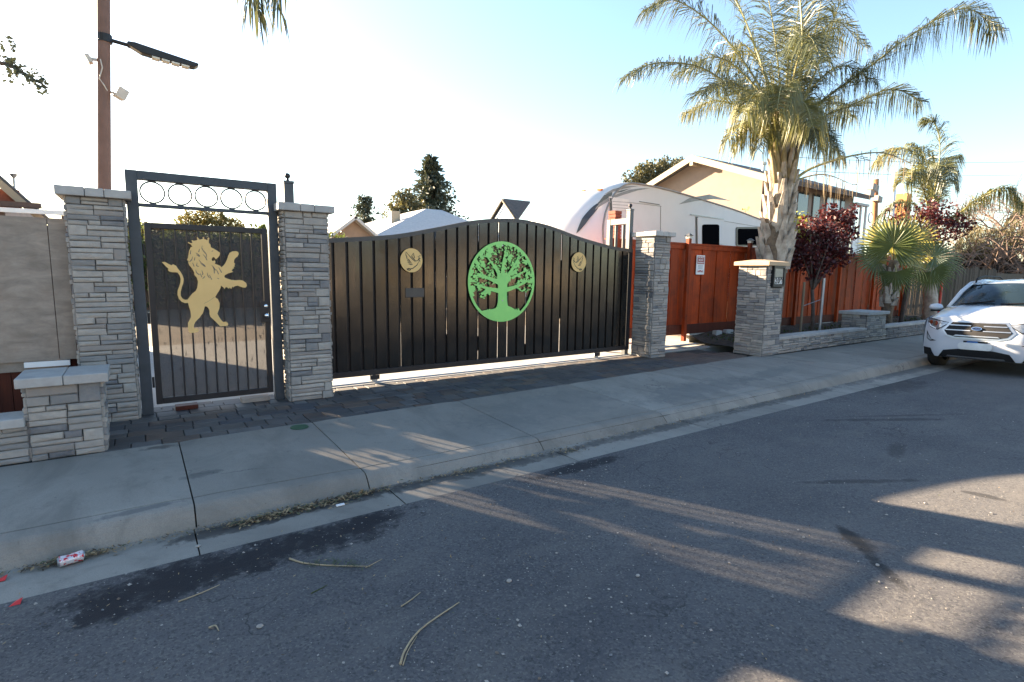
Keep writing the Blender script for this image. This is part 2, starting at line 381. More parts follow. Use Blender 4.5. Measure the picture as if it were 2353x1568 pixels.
for k, (x0,x1,y0,y1) in enumerate(out):
    z = .0 + .002*U(-1,1) - .004*(y1 > 7.2); e = .004; ch = .007
    b = [(x0+e,y0+e),(x1-e,y0+e),(x1-e,y1-e),(x0+e,y1-e)]; t = [(x0+e+ch,y0+e+ch),(x1-e-ch,y0+e+ch),(x1-e-ch,y1-e-ch),(x0+e+ch,y1-e-ch)]
    vs_ = [(p[0],p[1],-.05) for p in b]+[(p[0],p[1],z-.005) for p in b]+[(p[0],p[1],z+U(-.0012,.0012)) for p in t]
    fs_ = [(i,(i+1)%4,(i+1)%4+4,i+4) for i in range(4)]+[(i+4,(i+1)%4+4,(i+1)%4+8,i+8) for i in range(4)]+[(8,9,10,11)]
    if k < 300:
        mm = MB(); mm.add(vs_, fs_); mm.build('paver', MT['paver'], pv, fixn=False)
    else: rest.add(vs_, fs_)
if rest.v: rest.build('far_pavers', MT['paver'], pv, kind='stuff', fixn=False)
# ================================================================ STONE PILLARS AND WALLS
def stone_face(parent, O, u, n, W, H, z0=0.0, joined=None, hc=(.09,.118), holes=(), lmin=.16, lmax=.40):
    """ledge-stone facing: O = lower left corner seen from outside, u = along, n = outward"""
    O, u, n = Vector(O), Vector(u).normalized(), Vector(n).normalized(); zv = Vector((0,0,1))
    def stone(a0, a1, b0, b1):
        g = .0028; a0 += g; a1 -= g; b0 += g*.8; b1 -= g*.8
        if a1-a0 < .02 or b1-b0 < .012: return
        for (h0,h1,k0,k1) in holes:
            if a1 > h0 and a0 < h1 and b1 > k0 and b0 < k1:
                if a0 < h0: a1 = h0
                elif a1 > h1: a0 = h1
                else: return
                if a1-a0 < .02: return
        d = U(.014,.030); c = min(.008, (b1-b0)*.2); j = lambda s=.004: U(-s, s)
        q = [(a0,b0),(a1,b0),(a1,b1),(a0,b1)]; sg = [(1,1),(-1,1),(-1,-1),(1,-1)]
        P = lambda a, b, e: O + u*a + zv*(b+z0) + n*e
        jj = [(j(.0035), j(.0035)) for _ in q]
        vs_ = [P(a,b,-.01) for a,b in q]
        vs_ += [P(a+x,b+y,max(.004,d-c)+j(.003)) for (a,b),(x,y) in zip(q,jj)]
        vs_ += [P(a+x+s*c,b+y+t*c,d+j(.004)) for (a,b),(x,y),(s,t) in zip(q,jj,sg)]
        am = (a0+a1)/2 + j(.02); vs_.append(P(am, (b0+b1)/2, d+U(0,.006)))
        fs_ = [(i,(i+1)%4,(i+1)%4+4,i+4) for i in range(4)]+[(i+4,(i+1)%4+4,(i+1)%4+8,i+8) for i in range(4)]+[(i+8,(i+1)%4+8,12) for i in range(4)]
        if joined is not None: joined.add(vs_, fs_)
        else:
            m = MB(); m.add(vs_, fs_); m.build('stone', MT['stone'], parent, fixn=False)
    b = 0.0
    while b < H-.01:
        h = U(*hc)
        if H-(b+h) < .05: h = H-b
        a = 0.0
        while a < W-.005:
            l = U(lmin, lmax)
            if rnd() < .2: l = U(.10,.16)
            if W-(a+l) < .09: l = W-a
            if l < .17 and rnd() < .8 or h < .06: stone(a, a+l, b, b+h)
            else:
                s = h*U(.40,.60)
                if l > .24 and rnd() < .35:
                    c = l*U(.35,.65); stone(a, a+c, b, b+s); stone(a+c, a+l, b, b+s); stone(a, a+l, b+s, b+h)
                elif l > .24 and rnd() < .35:
                    c = l*U(.35,.65); stone(a, a+l, b, b+s); stone(a, a+c, b+s, b+h); stone(a+c, a+l, b+s, b+h)
                else: stone(a, a+l, b, b+s); stone(a, a+l, b+s, b+h)
            a += l
        b += h
def pillar(name, label, cat, x0, x1, y0, y1, h, cap_h=.085, over=.055, cap='capstone', cap_pieces=3, left=True, right=False, group=None, holes=(), front=True):
    p = empty(name, ((x0+x1)/2,(y0+y1)/2,0), label, cat, group)
    i = .022
    m = MB(); m.bb(x0+i,x1-i,y0+i,y1-i,-.05,h); m.build('core', MT['mortar'], p)
    j = MB()
    stone_face(p, (x0+i,y0+i,0), (1,0,0), (0,-1,0), x1-x0-2*i, h, holes=holes)
    stone_face(p, (x0+i,y1-i,0), (0,-1,0), (-1,0,0), y1-y0-2*i, h, joined=None if left else j)
    stone_face(p, (x1-i,y0+i,0), (0,1,0), (1,0,0), y1-y0-2*i, h, joined=None if right else j)
    stone_face(p, (x1-i,y1-i,0), (-1,0,0), (0,1,0), x1-x0-2*i, h, joined=j)
    j.build('rear_stones', MT['stone'], p, kind='stuff', fixn=False)
    if cap_pieces:
        w = x1-x0+2*over; ws = [.38,.25,.37]; a = x0-over
        for q in range(3):
            m = MB(); m.bb(a+.002, a+w*ws[q]-.002, y0-over, (y0+y1)/2-.002, h, h+cap_h+U(-.004,.004)); bevel(m.build('cap_stone', MT[cap], p), .008)
            m = MB(); m.bb(a+.002, a+w*ws[q]-.002, (y0+y1)/2+.002, y1+over, h, h+cap_h+U(-.004,.004)); bevel(m.build('cap_stone', MT[cap], p), .008)
            a += w*ws[q]
    else:
        o = over; zt = h+cap_h; cx_, cy_ = (x0+x1)/2, (y0+y1)/2
        m = MB(); q = [(x0-o,y0-o),(x1+o,y0-o),(x1+o,y1+o),(x0-o,y1+o)]
        vs_ = [(a,b,h) for a,b in q]+[(a,b,zt) for a,b in q]+[(cx_+(a-cx_)*.35, cy_+(b-cy_)*.35, zt+.045) for a,b in q]
        m.add(vs_, [(3,2,1,0),(8,9,10,11)]+[(i,(i+1)%4,(i+1)%4+4,i+4) for i in range(4)]+[(i+4,(i+1)%4+4,(i+1)%4+8,i+8) for i in range(4)])
        bevel(m.build('cap', MT[cap], p), .008)
    return p
pillar('stone_pillar', 'tall grey ledge stone pillar left of the lion gate', 'pillar', -.53, -.04, 6.80, 7.30, 2.27)
pillar('stone_pillar', 'tall grey ledge stone pillar between the lion gate and the wide black gate', 'pillar', 1.44, 1.97, 6.75, 7.27, 2.27)
pillar('stone_pillar', 'tall grey ledge stone pillar at right end of the wide black gate', 'pillar', 7.97, 8.43, 6.85, 7.36, 2.30)
MBX0, MBX1, MBY0, MBY1 = 10.1, 10.74, 5.86, 6.50
mbp = pillar('mailbox_pillar', 'grey ledge stone pillar with tan cap and black mailbox numbered 209', 'pillar', MBX0, MBX1, MBY0, MBY1, 1.79, .075, .06, 'tan_cap', 0, holes=((.12,.53,1.37,1.8),))
# mailbox set in the street face: black hooded frame, pewter door and a number plate
mx0, mx1 = MBX0+.155, MBX0+.54
m = MB(); m.bb(mx0, mx1, MBY0-.03, MBY0+.10, 1.385, 1.79)
mbx = m.build('mailbox', MT['black_metal'], mbp)
m = MB(); fy = MBY0-.05
m.bb(mx0-.004, mx0+.03, fy, MBY0-.02, 1.38, 1.785); m.bb(mx1-.03, mx1+.004, fy, MBY0-.02, 1.38, 1.785)
m.bb(mx0+.03, mx1-.03, fy, MBY0-.02, 1.75, 1.785); m.bb(mx0+.03, mx1-.03, fy, MBY0-.02, 1.38, 1.42)
m.build('mailbox_frame', MT['black_metal'], mbx)
m = MB(); m.add([(mx0+.035,MBY0-.036,1.57),(mx1-.035,MBY0-.036,1.57),(mx1-.05,MBY0-.034,1.735),(mx0+.05,MBY0-.034,1.735)], [(0,1,2,3)])
m.build('mailbox_door', pm('pewter_grey', (.22,.21,.20), (.15,.15,.14), 20, .4, .5), mbx)
def text(name, s, size, loc, rot, mat, parent=None, extrude=.002, align='CENTER', sx=1.0, bold=0.0):
    c = bpy.data.curves.new(name, 'FONT'); c.body = s; c.size = size; c.extrude = extrude; c.align_x = align; c.align_y = 'CENTER'; c.offset = bold
    o = bpy.data.objects.new(name, c); col.objects.link(o); c.materials.append(mat)
    Mx = Matrix.Translation(Vector(loc)) @ rot.to_4x4() @ Matrix.Diagonal((sx,1,1,1))
    if parent:
        o.parent = parent; o.matrix_parent_inverse = WM[parent.name].inverted()
    o.matrix_basis = Mx
    # turn the lettering into a mesh
    dg = bpy.context.evaluated_depsgraph_get(); me = bpy.data.meshes.new_from_object(o.evaluated_get(dg))
    mo = bpy.data.objects.new(name, me); col.objects.link(mo)
    if parent:
        mo.parent = parent; mo.matrix_parent_inverse = WM[parent.name].inverted()
    mo.matrix_basis = Mx; bpy.data.objects.remove(o); return mo
FRONT = Matrix.Rotation(rad(90), 3, 'X')      # lettering that faces the street (-Y)
m = MB(); 
for k in range(3): m.bb(mx0+.045+k*.093, mx0+.045+k*.093+.085, MBY0-.042, MBY0-.032, 1.435, 1.555)
m.build('number_plate', pm('number_plate_white', (.62,.62,.6), (.55,.55,.54), 9, .5), mbx)
for k, ch in enumerate('209'):
    text('number', ch, .155, (mx0+.0875+k*.093, MBY0-.0445, 1.495), FRONT, MT['black_metal'], mbx, .002, sx=.9, bold=.004)
# small end pillar at the left with its thick slab cap, and the low walls
sp = empty('end_pillar', (-.53,5.95,0), 'knee-high ledge stone pillar with thick pale slab cap at left edge of the sidewalk', 'pillar')
m = MB(); m.bb(-.79,-.31,5.76,6.12,-.05,.62); m.build('core', MT['mortar'], sp)
stone_face(sp, (-.79,5.755,0), (1,0,0), (0,-1,0), .48, .62, lmin=.18, lmax=.40, hc=(.10,.125)); stone_face(sp, (-.305,5.755,0), (0,1,0), (1,0,0), .36, .62); stone_face(sp, (-.795,6.12,0), (0,-1,0), (-1,0,0), .36, .62)
for a, b in ((-.845,-.547),(-.543,-.245)):
    m = MB(); m.bb(a,b,5.685,6.19,.62,.70); bevel(m.build('cap_stone', MT['capstone'], sp), .008)
lw = empty('low_wall', (-2.4,5.85,0), 'low ledge stone planter wall running off the left edge', 'wall')
m = MB(); m.bb(-4.2,-.80,5.77,6.0,-.05,.30); m.build('core', MT['mortar'], lw)
stone_face(lw, (-4.2,5.765,0), (1,0,0), (0,-1,0), 3.40, .30, lmin=.2, lmax=.45, hc=(.095,.115))
for a in range(6):
    m = MB(); m.bb(-4.2+a*.567+.002,-4.2+(a+1)*.567-.002 - (.01 if a==5 else 0),5.71,6.03,.30,.375); bevel(m.build('cap_stone', MT['capstone'], lw), .008)
rw = empty('low_wall', (15,6.0,0), 'long low ledge stone planter wall right of the mailbox pillar', 'wall')
RWY = 5.92
m = MB(); m.bb(10.76,23.0,RWY+.02,6.14,-.05,.29); m.build('core', MT['mortar'], rw)
stone_face(rw, (10.76,RWY+.015,0), (1,0,0), (0,-1,0), 5.2, .29, lmin=.18, lmax=.42, hc=(.09,.10))
j = MB(); stone_face(rw, (15.97,RWY+.015,0), (1,0,0), (0,-1,0), 7.0, .29, joined=j, lmin=.18, lmax=.42, hc=(.09,.10)); j.build('far_stones', MT['stone'], rw, kind='stuff', fixn=False)
x = 10.76
while x < 23:
    if not 14.3 < x < 15.6:
        m = MB(); m.bb(x+.003,x+.497,RWY-.03,6.17,.29,.355+U(-.004,.004)); bevel(m.build('cap_stone', MT['capstone'], rw), .008)
    x += .5
bp = empty('planter_block', (15.3,6.1,0), 'low square stone planter block with flat cap on the right planter wall', 'pillar')
m = MB(); m.bb(14.78,15.82,RWY+.01,6.5,.2,.66); m.build('core', MT['mortar'], bp)
stone_face(bp, (14.78,RWY,.295), (1,0,0), (0,-1,0), 1.04, .365); stone_face(bp, (14.775,6.5,.295), (0,-1,0), (-1,0,0), .56, .365)
for a in (14.70,15.302):
    m = MB(); m.bb(a,a+.598,RWY-.07,6.56,.66,.735); bevel(m.build('cap_stone', MT['capstone'], bp), .008)

# ================================================================ LEFT PLYWOOD SCREEN
def wood_mat(name, c1, c2, grain=(30,30,1.2), rough=.7, rnd_amt=.35, dark=None):
    N = NT(name); N.b.inputs['Specular IOR Level'].default_value = .15; v = N.mapping(grain)
    a = N.noise(1.0, 7, .65, vec=v, dist=.5); c = N.ramp(a, [(.28,c2),(.7,c1)])
    c = N.mix(1.0, c, N.ramp(N.rand(), [(0,1-rnd_amt),(1,1.0)]), 'MULTIPLY')
    if dark:
        c = N.mix(N.ramp(N.noise(2.2,6,.72), [(.46,0),(.74,.75)]), c, dark)
    N.color(c); N.rough(rough); N.bump(a, .35, .004); return N.mat
MT['plywood'] = wood_mat('weathered_plywood', (.37,.315,.26), (.20,.172,.145), (4,4,11), .85, .12, (.20,.155,.12))
MT['redwood'] = wood_mat('red_stained_wood', (.52,.082,.016), (.30,.042,.011), (26,26,1.0), .55, .45, (.075,.022,.013))
MT['darkwood'] = wood_mat('dark_red_wood', (.10,.028,.016), (.055,.016,.011), (26,26,1.0), .6, .3)
MT['oldwood'] = wood_mat('grey_weathered_wood', (.16,.125,.095), (.065,.05,.04), (30,30,1.3), .9, .55)
MT['stake'] = wood_mat('bare_stake_wood', (.28,.21,.14), (.17,.12,.08), (30,30,1.5), .85, .3)
ps = empty('plywood_screen', (-1.6,7.05,0), 'weathered grey plywood fence panel left of the tall stone pillar', 'fence')
for a, b in ((-2.6,-1.9),(-1.895,-1.30),(-1.295,-.682),(-.676,-.54)):
    m = MB(); m.bb(a,b,7.0,7.022,.66,2.06); m.build('panel', MT['plywood'], ps)
for a_ in ((-.62,.56,.66),(-.545,2.0,2.055)):
    m = MB(); m.bb(-2.6,a_[0],7.03,7.09,a_[1],a_[2]); m.build('rail', MT['plywood'], ps)
for xx in (-1.9,-1.3,-.68):
    m = MB(); m.bb(xx-.03,xx+.03,7.023,7.0295,.67,1.99); m.build('seam_light_stop', MT['darkwood'], ps)  # dark strip added behind each seam to stop light leaking through
m = MB(); m.bb(-.95,-.60,6.985,7.028,.60,.652); m.build('white_batten', MT['white'], ps)
for x in (-2.5,-1.10,-.60):
    m = MB(); m.bb(x-.05,x+.05,7.095,7.19,-.1,2.0); m.build('post', MT['darkwood'], ps)
x = -2.6
while x < -.6:
    m = MB(); m.bb(x,x+.135,7.06,7.085,.05,.555); m.build('lower_board', MT['darkwood'], ps); x += .14

# ================================================================ RED FENCE, OLD FENCE
FY = 8.10; FZ = 2.28
rf = empty('wooden_fence', (16.5,FY,0), 'red stained board fence behind the mailbox pillar', 'fence')
bmesh_board = None
x = 7.98; k = 0; PW_ = 2.44
while x < 23.3:
    w = .285; k += 1
    if bmesh_board is None:
        m = MB(); m.bb(0,w+.012,FY,FY+.018,.42,FZ-.04); b0 = m.build('board', MT['redwood'], rf); bmesh_board = b0; b0.location.x = x+w/2
    else:
        b = bmesh_board.copy(); col.objects.link(b); b.location.x = x+w/2; b.location.y += (.022 if k % 2 else 0)+U(-.003,.003)
        if k % 2: b.scale.x = .99
    x += w
m = MB(); m.bb(7.98,23.3,FY-.03,FY-.018,FZ-.10,FZ); m.bb(7.98,23.3,FY-.05,FY+.09,FZ+.002,FZ+.035); m.build('top_rail', MT['redwood'], rf)
m = MB(); m.bb(7.98,23.3,FY-.028,FY-.004,.20,.43); m.build('kick_board', MT['darkwood'], rf)
lantern = []
for k, x in enumerate((10.45, 12.9, 15.3, 17.8, 20.2, 22.6)):
    m = MB(); m.bb(x-.045,x+.045,FY-.135,FY-.052,.05,FZ+.13); m.build('post', MT['redwood'], rf)
    m = MB(); m.bb(x-.05,x+.05,FY-.145,FY-.045,FZ+.132,FZ+.19); lamp = m.build('post_cap', pm('cap_lamp_glass', (.5,.48,.42), (.4,.39,.35), 9, .3), rf)
    m = MB(); q = .075; z = FZ+.19; yc = FY-.095
    m.add([(x-q,yc-q,z),(x+q,yc-q,z),(x+q,yc+q,z),(x-q,yc+q,z),(x-.02,yc-.02,z+.055),(x+.02,yc-.02,z+.055),(x+.02,yc+.02,z+.055),(x-.02,yc+.02,z+.055)],
          [(0,1,2,3),(0,1,5,4),(1,2,6,5),(2,3,7,6),(3,0,4,7),(4,5,6,7)]); m.build('cap_roof', MT['post_metal'], lamp)
m = MB(); m.bb(10.75,23.2,FY-.022,FY+.05,-.05,.205); m.build('concrete_plinth', pm('rough_concrete_board', (.40,.37,.32), (.27,.25,.22), 5, .9, 0, .4, .01), rf)
of = empty('old_fence', (28,FY,0), 'leaning grey weathered plank fence beyond the red fence', 'fence')
x = 23.35
while x < 33.5:
    w = U(.13,.17); h = 2.15+U(-.10,.08) - (x-23)*.012; l = U(-.03,.03)
    m = MB(); m.add([(x,FY,.05),(x+w-.012,FY,.05),(x+w-.012+l,FY+.01,h),(x+l,FY+.01,h+U(-.03,.03)),(x,FY+.02,.05),(x+w-.012,FY+.02,.05),(x+w-.012+l,FY+.03,h),(x+l,FY+.03,h)],
        [(0,1,2,3),(4,7,6,5),(0,4,5,1),(1,5,6,2),(2,6,7,3),(3,7,4,0)]); m.build('plank', MT['oldwood'], of); x += w
m = MB(); m.bb(23.4,33.4,FY+.04,FY+.09,.5,.6); m.bb(23.4,33.4,FY+.04,FY+.09,1.6,1.7); m.build('rail', MT['oldwood'], of)
gp = MB(); gp.bb(33.4,38,FY,FY+.04,.05,1.85); gp.build('fence_panel', MT['oldwood'], label='plain dark fence panel past the old plank fence', cat='fence')

# sign on the red fence
sg = empty('warning_sign', (11.0,FY-.03,1.60), 'white and red do not block driveway sign on the red fence', 'sign')
m = MB(); m.bb(10.86,11.165,FY-.032,FY-.029+.008,1.60,2.05); m.build('plate', pm('sign_white', (.74,.74,.74), (.7,.7,.7), 5, .4), sg)
m = MB(); m.bb(10.885,11.14,FY-.036,FY-.033,1.845,2.028); m.build('red_panel', pm('sign_red', (.30,.03,.035), (.26,.025,.03), 5, .4), sg)
sred = pm('sign_red_ink', (.36,.03,.035), None, 5, .5); swh = MT['white']
for k, (s_, sz) in enumerate((('DO NOT',.060),('BLOCK',.060),('DRIVEWAY',.050))):
    text('lettering', s_, sz, (11.0125, FY-.0385, 2.0-k*.061), FRONT, swh, sg, .0008, sx=.95, bold=.001)
sgr = pm('sign_grey_ink', (.25,.25,.3), None, 5, .5)
for k in range(5):
    m = MB(); w = (.2,.17,.2,.15,.19)[k]; m.bb(11.0125-w/2,11.0125+w/2,FY-.0345,FY-.0325,1.815-k*.021,1.823-k*.021); m.build('small_print', sgr, sg)
for sx_ in (-1,1):   # little tow-truck pictograms
    m = MB(); cx_ = 11.0125+sx_*.062; y0, y1 = FY-.0345, FY-.0325
    m.bb(cx_-.045,cx_+.045,y0,y1,1.655,1.672); m.bb(cx_-.04*sx_-.02,cx_-.04*sx_+.02,y0,y1,1.6725,1.70); m.box((cx_+.02*sx_,FY-.0335,1.69),(.06,.002,.01),R=Matrix.Rotation(-.6*sx_,3,'Y'))
    for w in(-.025,.025): m.lathe((cx_+w,FY-.0336,1.65),[(.0,0),(.012,0)],8)
    m.build('tow_truck_mark', sred, sg)
# ================================================================ PEDESTRIAN GATE WITH LION
PY = 7.0
pg = empty('pedestrian_gate', (.7,PY,0), 'black steel pedestrian gate with tan crowned lion and ring frieze', 'gate')
bm_, gm_ = MT['black_metal'], MT['grey_metal']
def barbox(name, x0,x1,y0,y1,z0,z1,mat,parent,bv=.004):
    m = MB(); m.bb(x0,x1,y0,y1,z0,z1); return bevel(m.build(name, mat, parent), bv)
barbox('post',-.03,.075,PY-.05,PY+.05,.0,2.59,gm_,pg); barbox('post',1.325,1.425,PY-.05,PY+.05,.0,2.59,gm_,pg)
barbox('top_rail',.075,1.325,PY-.05,PY+.05,2.50,2.59,gm_,pg); barbox('lower_rail',.075,1.325,PY-.022,PY+.022,2.225,2.262,gm_,pg)
for k in range(5):
    cx_ = .075+1.25*(k+.5)/5; cz = 2.381; r = .1165
    m = MB(); n = 40
    for j in range(n):
        a = 2*math.pi*j/n; b = 2*math.pi*(j+1)/n
        P = lambda t, rr, y: (cx_+rr*math.cos(t), y, cz+rr*math.sin(t))
        vs_ = [P(a,r,PY-.012),P(b,r,PY-.012),P(b,r-.015,PY-.012),P(a,r-.015,PY-.012),P(a,r,PY+.012),P(b,r,PY+.012),P(b,r-.015,PY+.012),P(a,r-.015,PY+.012)]
        m.add(vs_, [(0,1,2,3),(7,6,5,4),(0,4,5,1),(3,2,6,7)])
    ring = m.build('ring', gm_, pg, fixn=True)
    m = MB(); m.bb(cx_-.028,cx_+.028,PY-.010,PY+.010,2.497-.009,2.4995); m.bb(cx_-.028,cx_+.028,PY-.010,PY+.010,2.2625,2.2715); m.build('weld_tab', gm_, ring)
dl = empty('door_leaf', (.7,PY,.1)); attach(dl, pg); WM[dl.name] = Matrix.Translation(Vector((.7,PY,.1)))
DX0, DX1, DZ0, DZ1 = .105, 1.305, .10, 2.065
for nm, a in (('stile',(DX0,DX0+.06,DZ0,DZ1)),('stile',(DX1-.06,DX1,DZ0,DZ1)),('head_rail',(DX0+.06,DX1-.06,DZ1-.06,DZ1)),('bottom_rail',(DX0+.06,DX1-.06,DZ0,DZ0+.065))):
    barbox(nm, a[0],a[1],PY-.03,PY+.03,a[2],a[3],bm_,dl)
for k in range(9):
    x = DX0+.06+(DX1-DX0-.12)*(k+1)/10
    barbox('bar', x-.0085,x+.0085,PY-.02,PY-.003,DZ0+.065,DZ1-.06,bm_,dl,.002)
def screen_mat():
    # perforated sheet: the holes are far below a pixel, so their share is an even see-through fraction
    N = NT('perforated_screen'); N.color((.018,.019,.022)); N.rough(.45)
    t = N.n('ShaderNodeBsdfTransparent'); mx = N.n('ShaderNodeMixShader')
    ch = N.noise(38, 3, .7, vec=N.mapping((1,1,.35))); f = N.ramp(ch, [(.62,.42),(.70,.16)])
    N.l(f, mx.inputs[0])
    N.l(N.b.outputs[0], mx.inputs[1]); N.l(t.outputs[0], mx.inputs[2]); N.l(mx.outputs[0], N.out.inputs[0]); return N.mat
m = MB(); m.bb(DX0+.055,DX1-.055,PY+.006,PY+.0085,DZ0+.06,DZ1-.055); m.build('perforated_screen', screen_mat(), dl)
for z in (1.78,1.05,.35):
    m = MB(); m.tube([(.09,PY-.02,z-.06),(.09,PY-.02,z+.06)], .012, 8); m.build('hinge', bm_, dl)
LION = [(195,552),(240,550),(285,575),(325,595),(345,580),(385,600),(410,640),(440,675),(470,725),(485,775),(478,830),(460,880),(445,940),(445,990),(465,1025),(500,1045),(535,1042),(565,1000),(600,960),(640,930),(660,890),(668,840),(670,800),(655,755),(625,720),(622,690),(605,655),(580,620),(555,590),(545,560),(548,535),(528,525),(540,500),(548,450),(555,400),(575,360),(598,350),(575,320),(535,300),(545,290),(575,305),(598,300),(588,272),(597,262),(612,275),(640,270),(665,262),(655,235),(663,225),(675,238),(690,258),(715,255),(735,250),(730,232),(740,222),(752,235),(752,252),(780,262),(797,262),(795,240),(808,230),(820,242),(812,265),(812,300),(835,325),(838,358),(880,378),(915,400),(958,430),(955,460),(935,490),(905,515),(885,490),(865,487),(850,510),(850,530),(865,540),(890,530),(900,550),(890,575),(920,585),(960,600),(975,620),(1000,600),(1025,570),(1050,520),(1065,470),(1085,430),(1120,412),(1165,408),(1195,420),(1203,445),(1190,475),(1160,500),(1145,520),(1140,560),(1158,575),(1145,590),(1155,607),(1135,615),(1145,632),(1125,640),(1110,665),(1135,680),(1100,690),(1065,700),(1020,725),(1015,750),(1060,770),(1110,785),(1170,790),(1215,785),(1260,795),(1300,825),(1310,860),(1295,885),(1260,885),(1215,870),(1190,860),(1150,868),(1135,885),(1120,870),(1105,905),(1085,885),(1070,900),(1050,880),(1025,885),(1020,908),(1000,880),(970,860),(965,890),(945,930),(915,975),(895,1010),(930,1035),(955,1090),(950,1160),(925,1225),(945,1265),(975,1310),(1000,1335),(1040,1330),(1062,1350),(1065,1375),(1040,1388),(960,1392),(930,1360),(880,1310),(835,1270),(820,1230),(822,1190),(810,1160),(790,1135),(760,1130),(750,1170),(735,1220),(690,1280),(640,1330),(620,1370),(615,1415),(640,1418),(675,1425),(683,1450),(665,1468),(620,1475),(570,1480),(550,1460),(543,1420),(540,1350),(560,1310),(580,1270),(575,1200),(555,1140),(540,1085),(500,1088),(455,1070),(420,1030),(402,980),(405,920),(425,870),(440,820),(443,770),(430,725),(405,690),(370,685),(330,685),(295,675),(275,655),(285,640),(250,610),(225,580)]
MANE = [[(725,335),(720,370),(745,410),(780,450),(785,490)],[(640,430),(670,450),(695,475)],[(650,455),(690,480)],[(735,450),(770,490),(790,530)],[(680,520),(710,560),(765,600)],[(700,570),(740,595),(770,615)],[(660,560),(650,600),(680,610)],[(600,480),(590,520),(560,550)],[(630,490),(625,530)],[(640,650),(650,690),(690,720)],[(720,660),(735,700),(730,720)],[(790,690),(800,730),(820,760)],[(870,610),(900,660)],[(940,620),(980,690)],[(820,720),(850,780)],[(730,770),(760,740)],[(850,590),(880,640),(885,700)],[(575,400),(570,450)],[(690,380),(680,420)],[(600,560),(620,610)],[(700,700),(720,750)],[(910,650),(940,710)],[(920,760),(945,770)],[(750,1095),(830,1050),(885,1010)],[(848,412),(868,405)]]
LY = PY-.045
def lp(p):
    q = atY((440+p[0]*.22962)*.76595, (660+p[1]*.22959)*.76595, LY); return (q.x, q.z)
L2 = [lp(p) for p in LION]
m = MB(); m.prism(L2, lambda p: (p[0], LY+.004, p[1]), lambda p: (p[0], LY, p[1]))
lion = m.build('lion_plate', MT['gold'], dl, label='tan sheet metal rearing lion with crown')
m = MB()
for st in MANE:
    c = [lp(p) for p in st]; k = len(c)
    for i in range(k-1):
        a, b = Vector(c[i]), Vector(c[i+1]); d = (b-a).normalized(); nn = Vector((-d.y,d.x))
        wa = .0045*math.sin(math.pi*(i+.35)/k); wb = .0045*math.sin(math.pi*(i+1.2)/(k+.25))
        if st[0] == (750,1095): wa = wb = .0013
        m.add([(a.x+nn.x*wa,LY-.0012,a.y+nn.y*wa),(a.x-nn.x*wa,LY-.0012,a.y-nn.y*wa),(b.x-nn.x*wb,LY-.0012,b.y-nn.y*wb),(b.x+nn.x*wb,LY-.0012,b.y+nn.y*wb)], [(0,1,2,3)])
m.build('cut_lines', pm('cut_line_shadow', (.13,.11,.09), None, 5, .6), lion)
lk = empty('lock', (1.24,PY-.03,1.0)); attach(lk, dl); WM[lk.name] = Matrix.Translation(Vector((1.24,PY-.03,1.0)))
m = MB(); m.bb(1.195,1.30,PY-.045,PY-.031,.96,1.215); bevel(m.build('lock_plate', bm_, lk), .004)
for z, r, nm in ((1.155,.026,'deadbolt'),(1.045,.030,'knob')):
    m = MB(); prof = [(r*.55,0),(r*.6,.02),(r,.028),(r,.05),(r*.8,.06),(.0,.062)] if nm == 'knob' else [(r,0),(r,.02),(r*.85,.026),(0,.027)]
    N_ = 16
    vs_ = [Vector((1.255+a*math.cos(2*math.pi*j/N_), PY-.045-b, z+a*math.sin(2*math.pi*j/N_))) for a,b in prof for j in range(N_)]
    m.add(vs_, [(i*N_+j,i*N_+(j+1)%N_,(i+1)*N_+(j+1)%N_,(i+1)*N_+j) for i in range(len(prof)-1) for j in range(N_)]); m.build(nm, MT['chrome'], lk, smooth=True)

# ================================================================ SLIDING GATE
SY = 7.36
sgx0, sgx1 = 1.74, 7.90
sg_ = empty('sliding_gate', (4.9,SY,.03), 'wide black ribbed steel sliding gate with arched top and green tree disc', 'gate')
TX = [2.0,2.16,3.0,3.69,4.37,5.06,5.73,6.52,7.28,7.75,7.9]; TZ = [2.0,2.01,2.095,2.235,2.385,2.455,2.41,2.235,2.11,2.07,2.065]
tc = smooth_curve([(a,b,0) for a,b in zip(TX,TZ)], 140); tcx = [p.x for p in tc]; tcz = [p.y for p in tc]
top = lambda x: interp(tcx, tcz, x)
MT['gate_panel'] = None
def gate_mat():
    N = NT('black_gate_sheet'); n = N.noise(2.0, 5, .6, vec=N.mapping((4,4,.6)))
    c = N.ramp(n, [(.3,(.007,.0062,.0055)),(.7,(.013,.0115,.010))]); N.color(c)
    N.rough(N.ramp(N.noise(3.0,5,.7), [(.3,.10),(.7,.22)])); N.b.inputs['Specular IOR Level'].default_value = .6
    N.bump(N.noise(1.6, 3, .5, vec=N.mapping((3,3,.7))), .12, .02); return N.mat
MT['gate_panel'] = gate_mat()
per = .186; n_ = int((sgx1-.10-sgx0-.05)/per)
per = (sgx1-.10-sgx0-.05)/n_; x = sgx0+.05
zb = .19
def strip(x0, x1, y0, y1, bend=.0):
    m = MB(); k = 3
    xs_ = [x0+(x1-x0)*i/k for i in range(k+1)]
    fr = [(a, y0, zb) for a in xs_]+[(a, y0, top(a)-.045) for a in xs_]; bk = [(a, y1, z) for a,_,z in fr]
    m.add(fr+bk, [(i,i+1,i+5,i+4) for i in range(3)]+[(i+8,i+12,i+13,i+9) for i in range(3)]+[(0,4,12,8),(3,11,15,7)]+[(4+i,5+i,13+i,12+i) for i in range(3)])
    return m
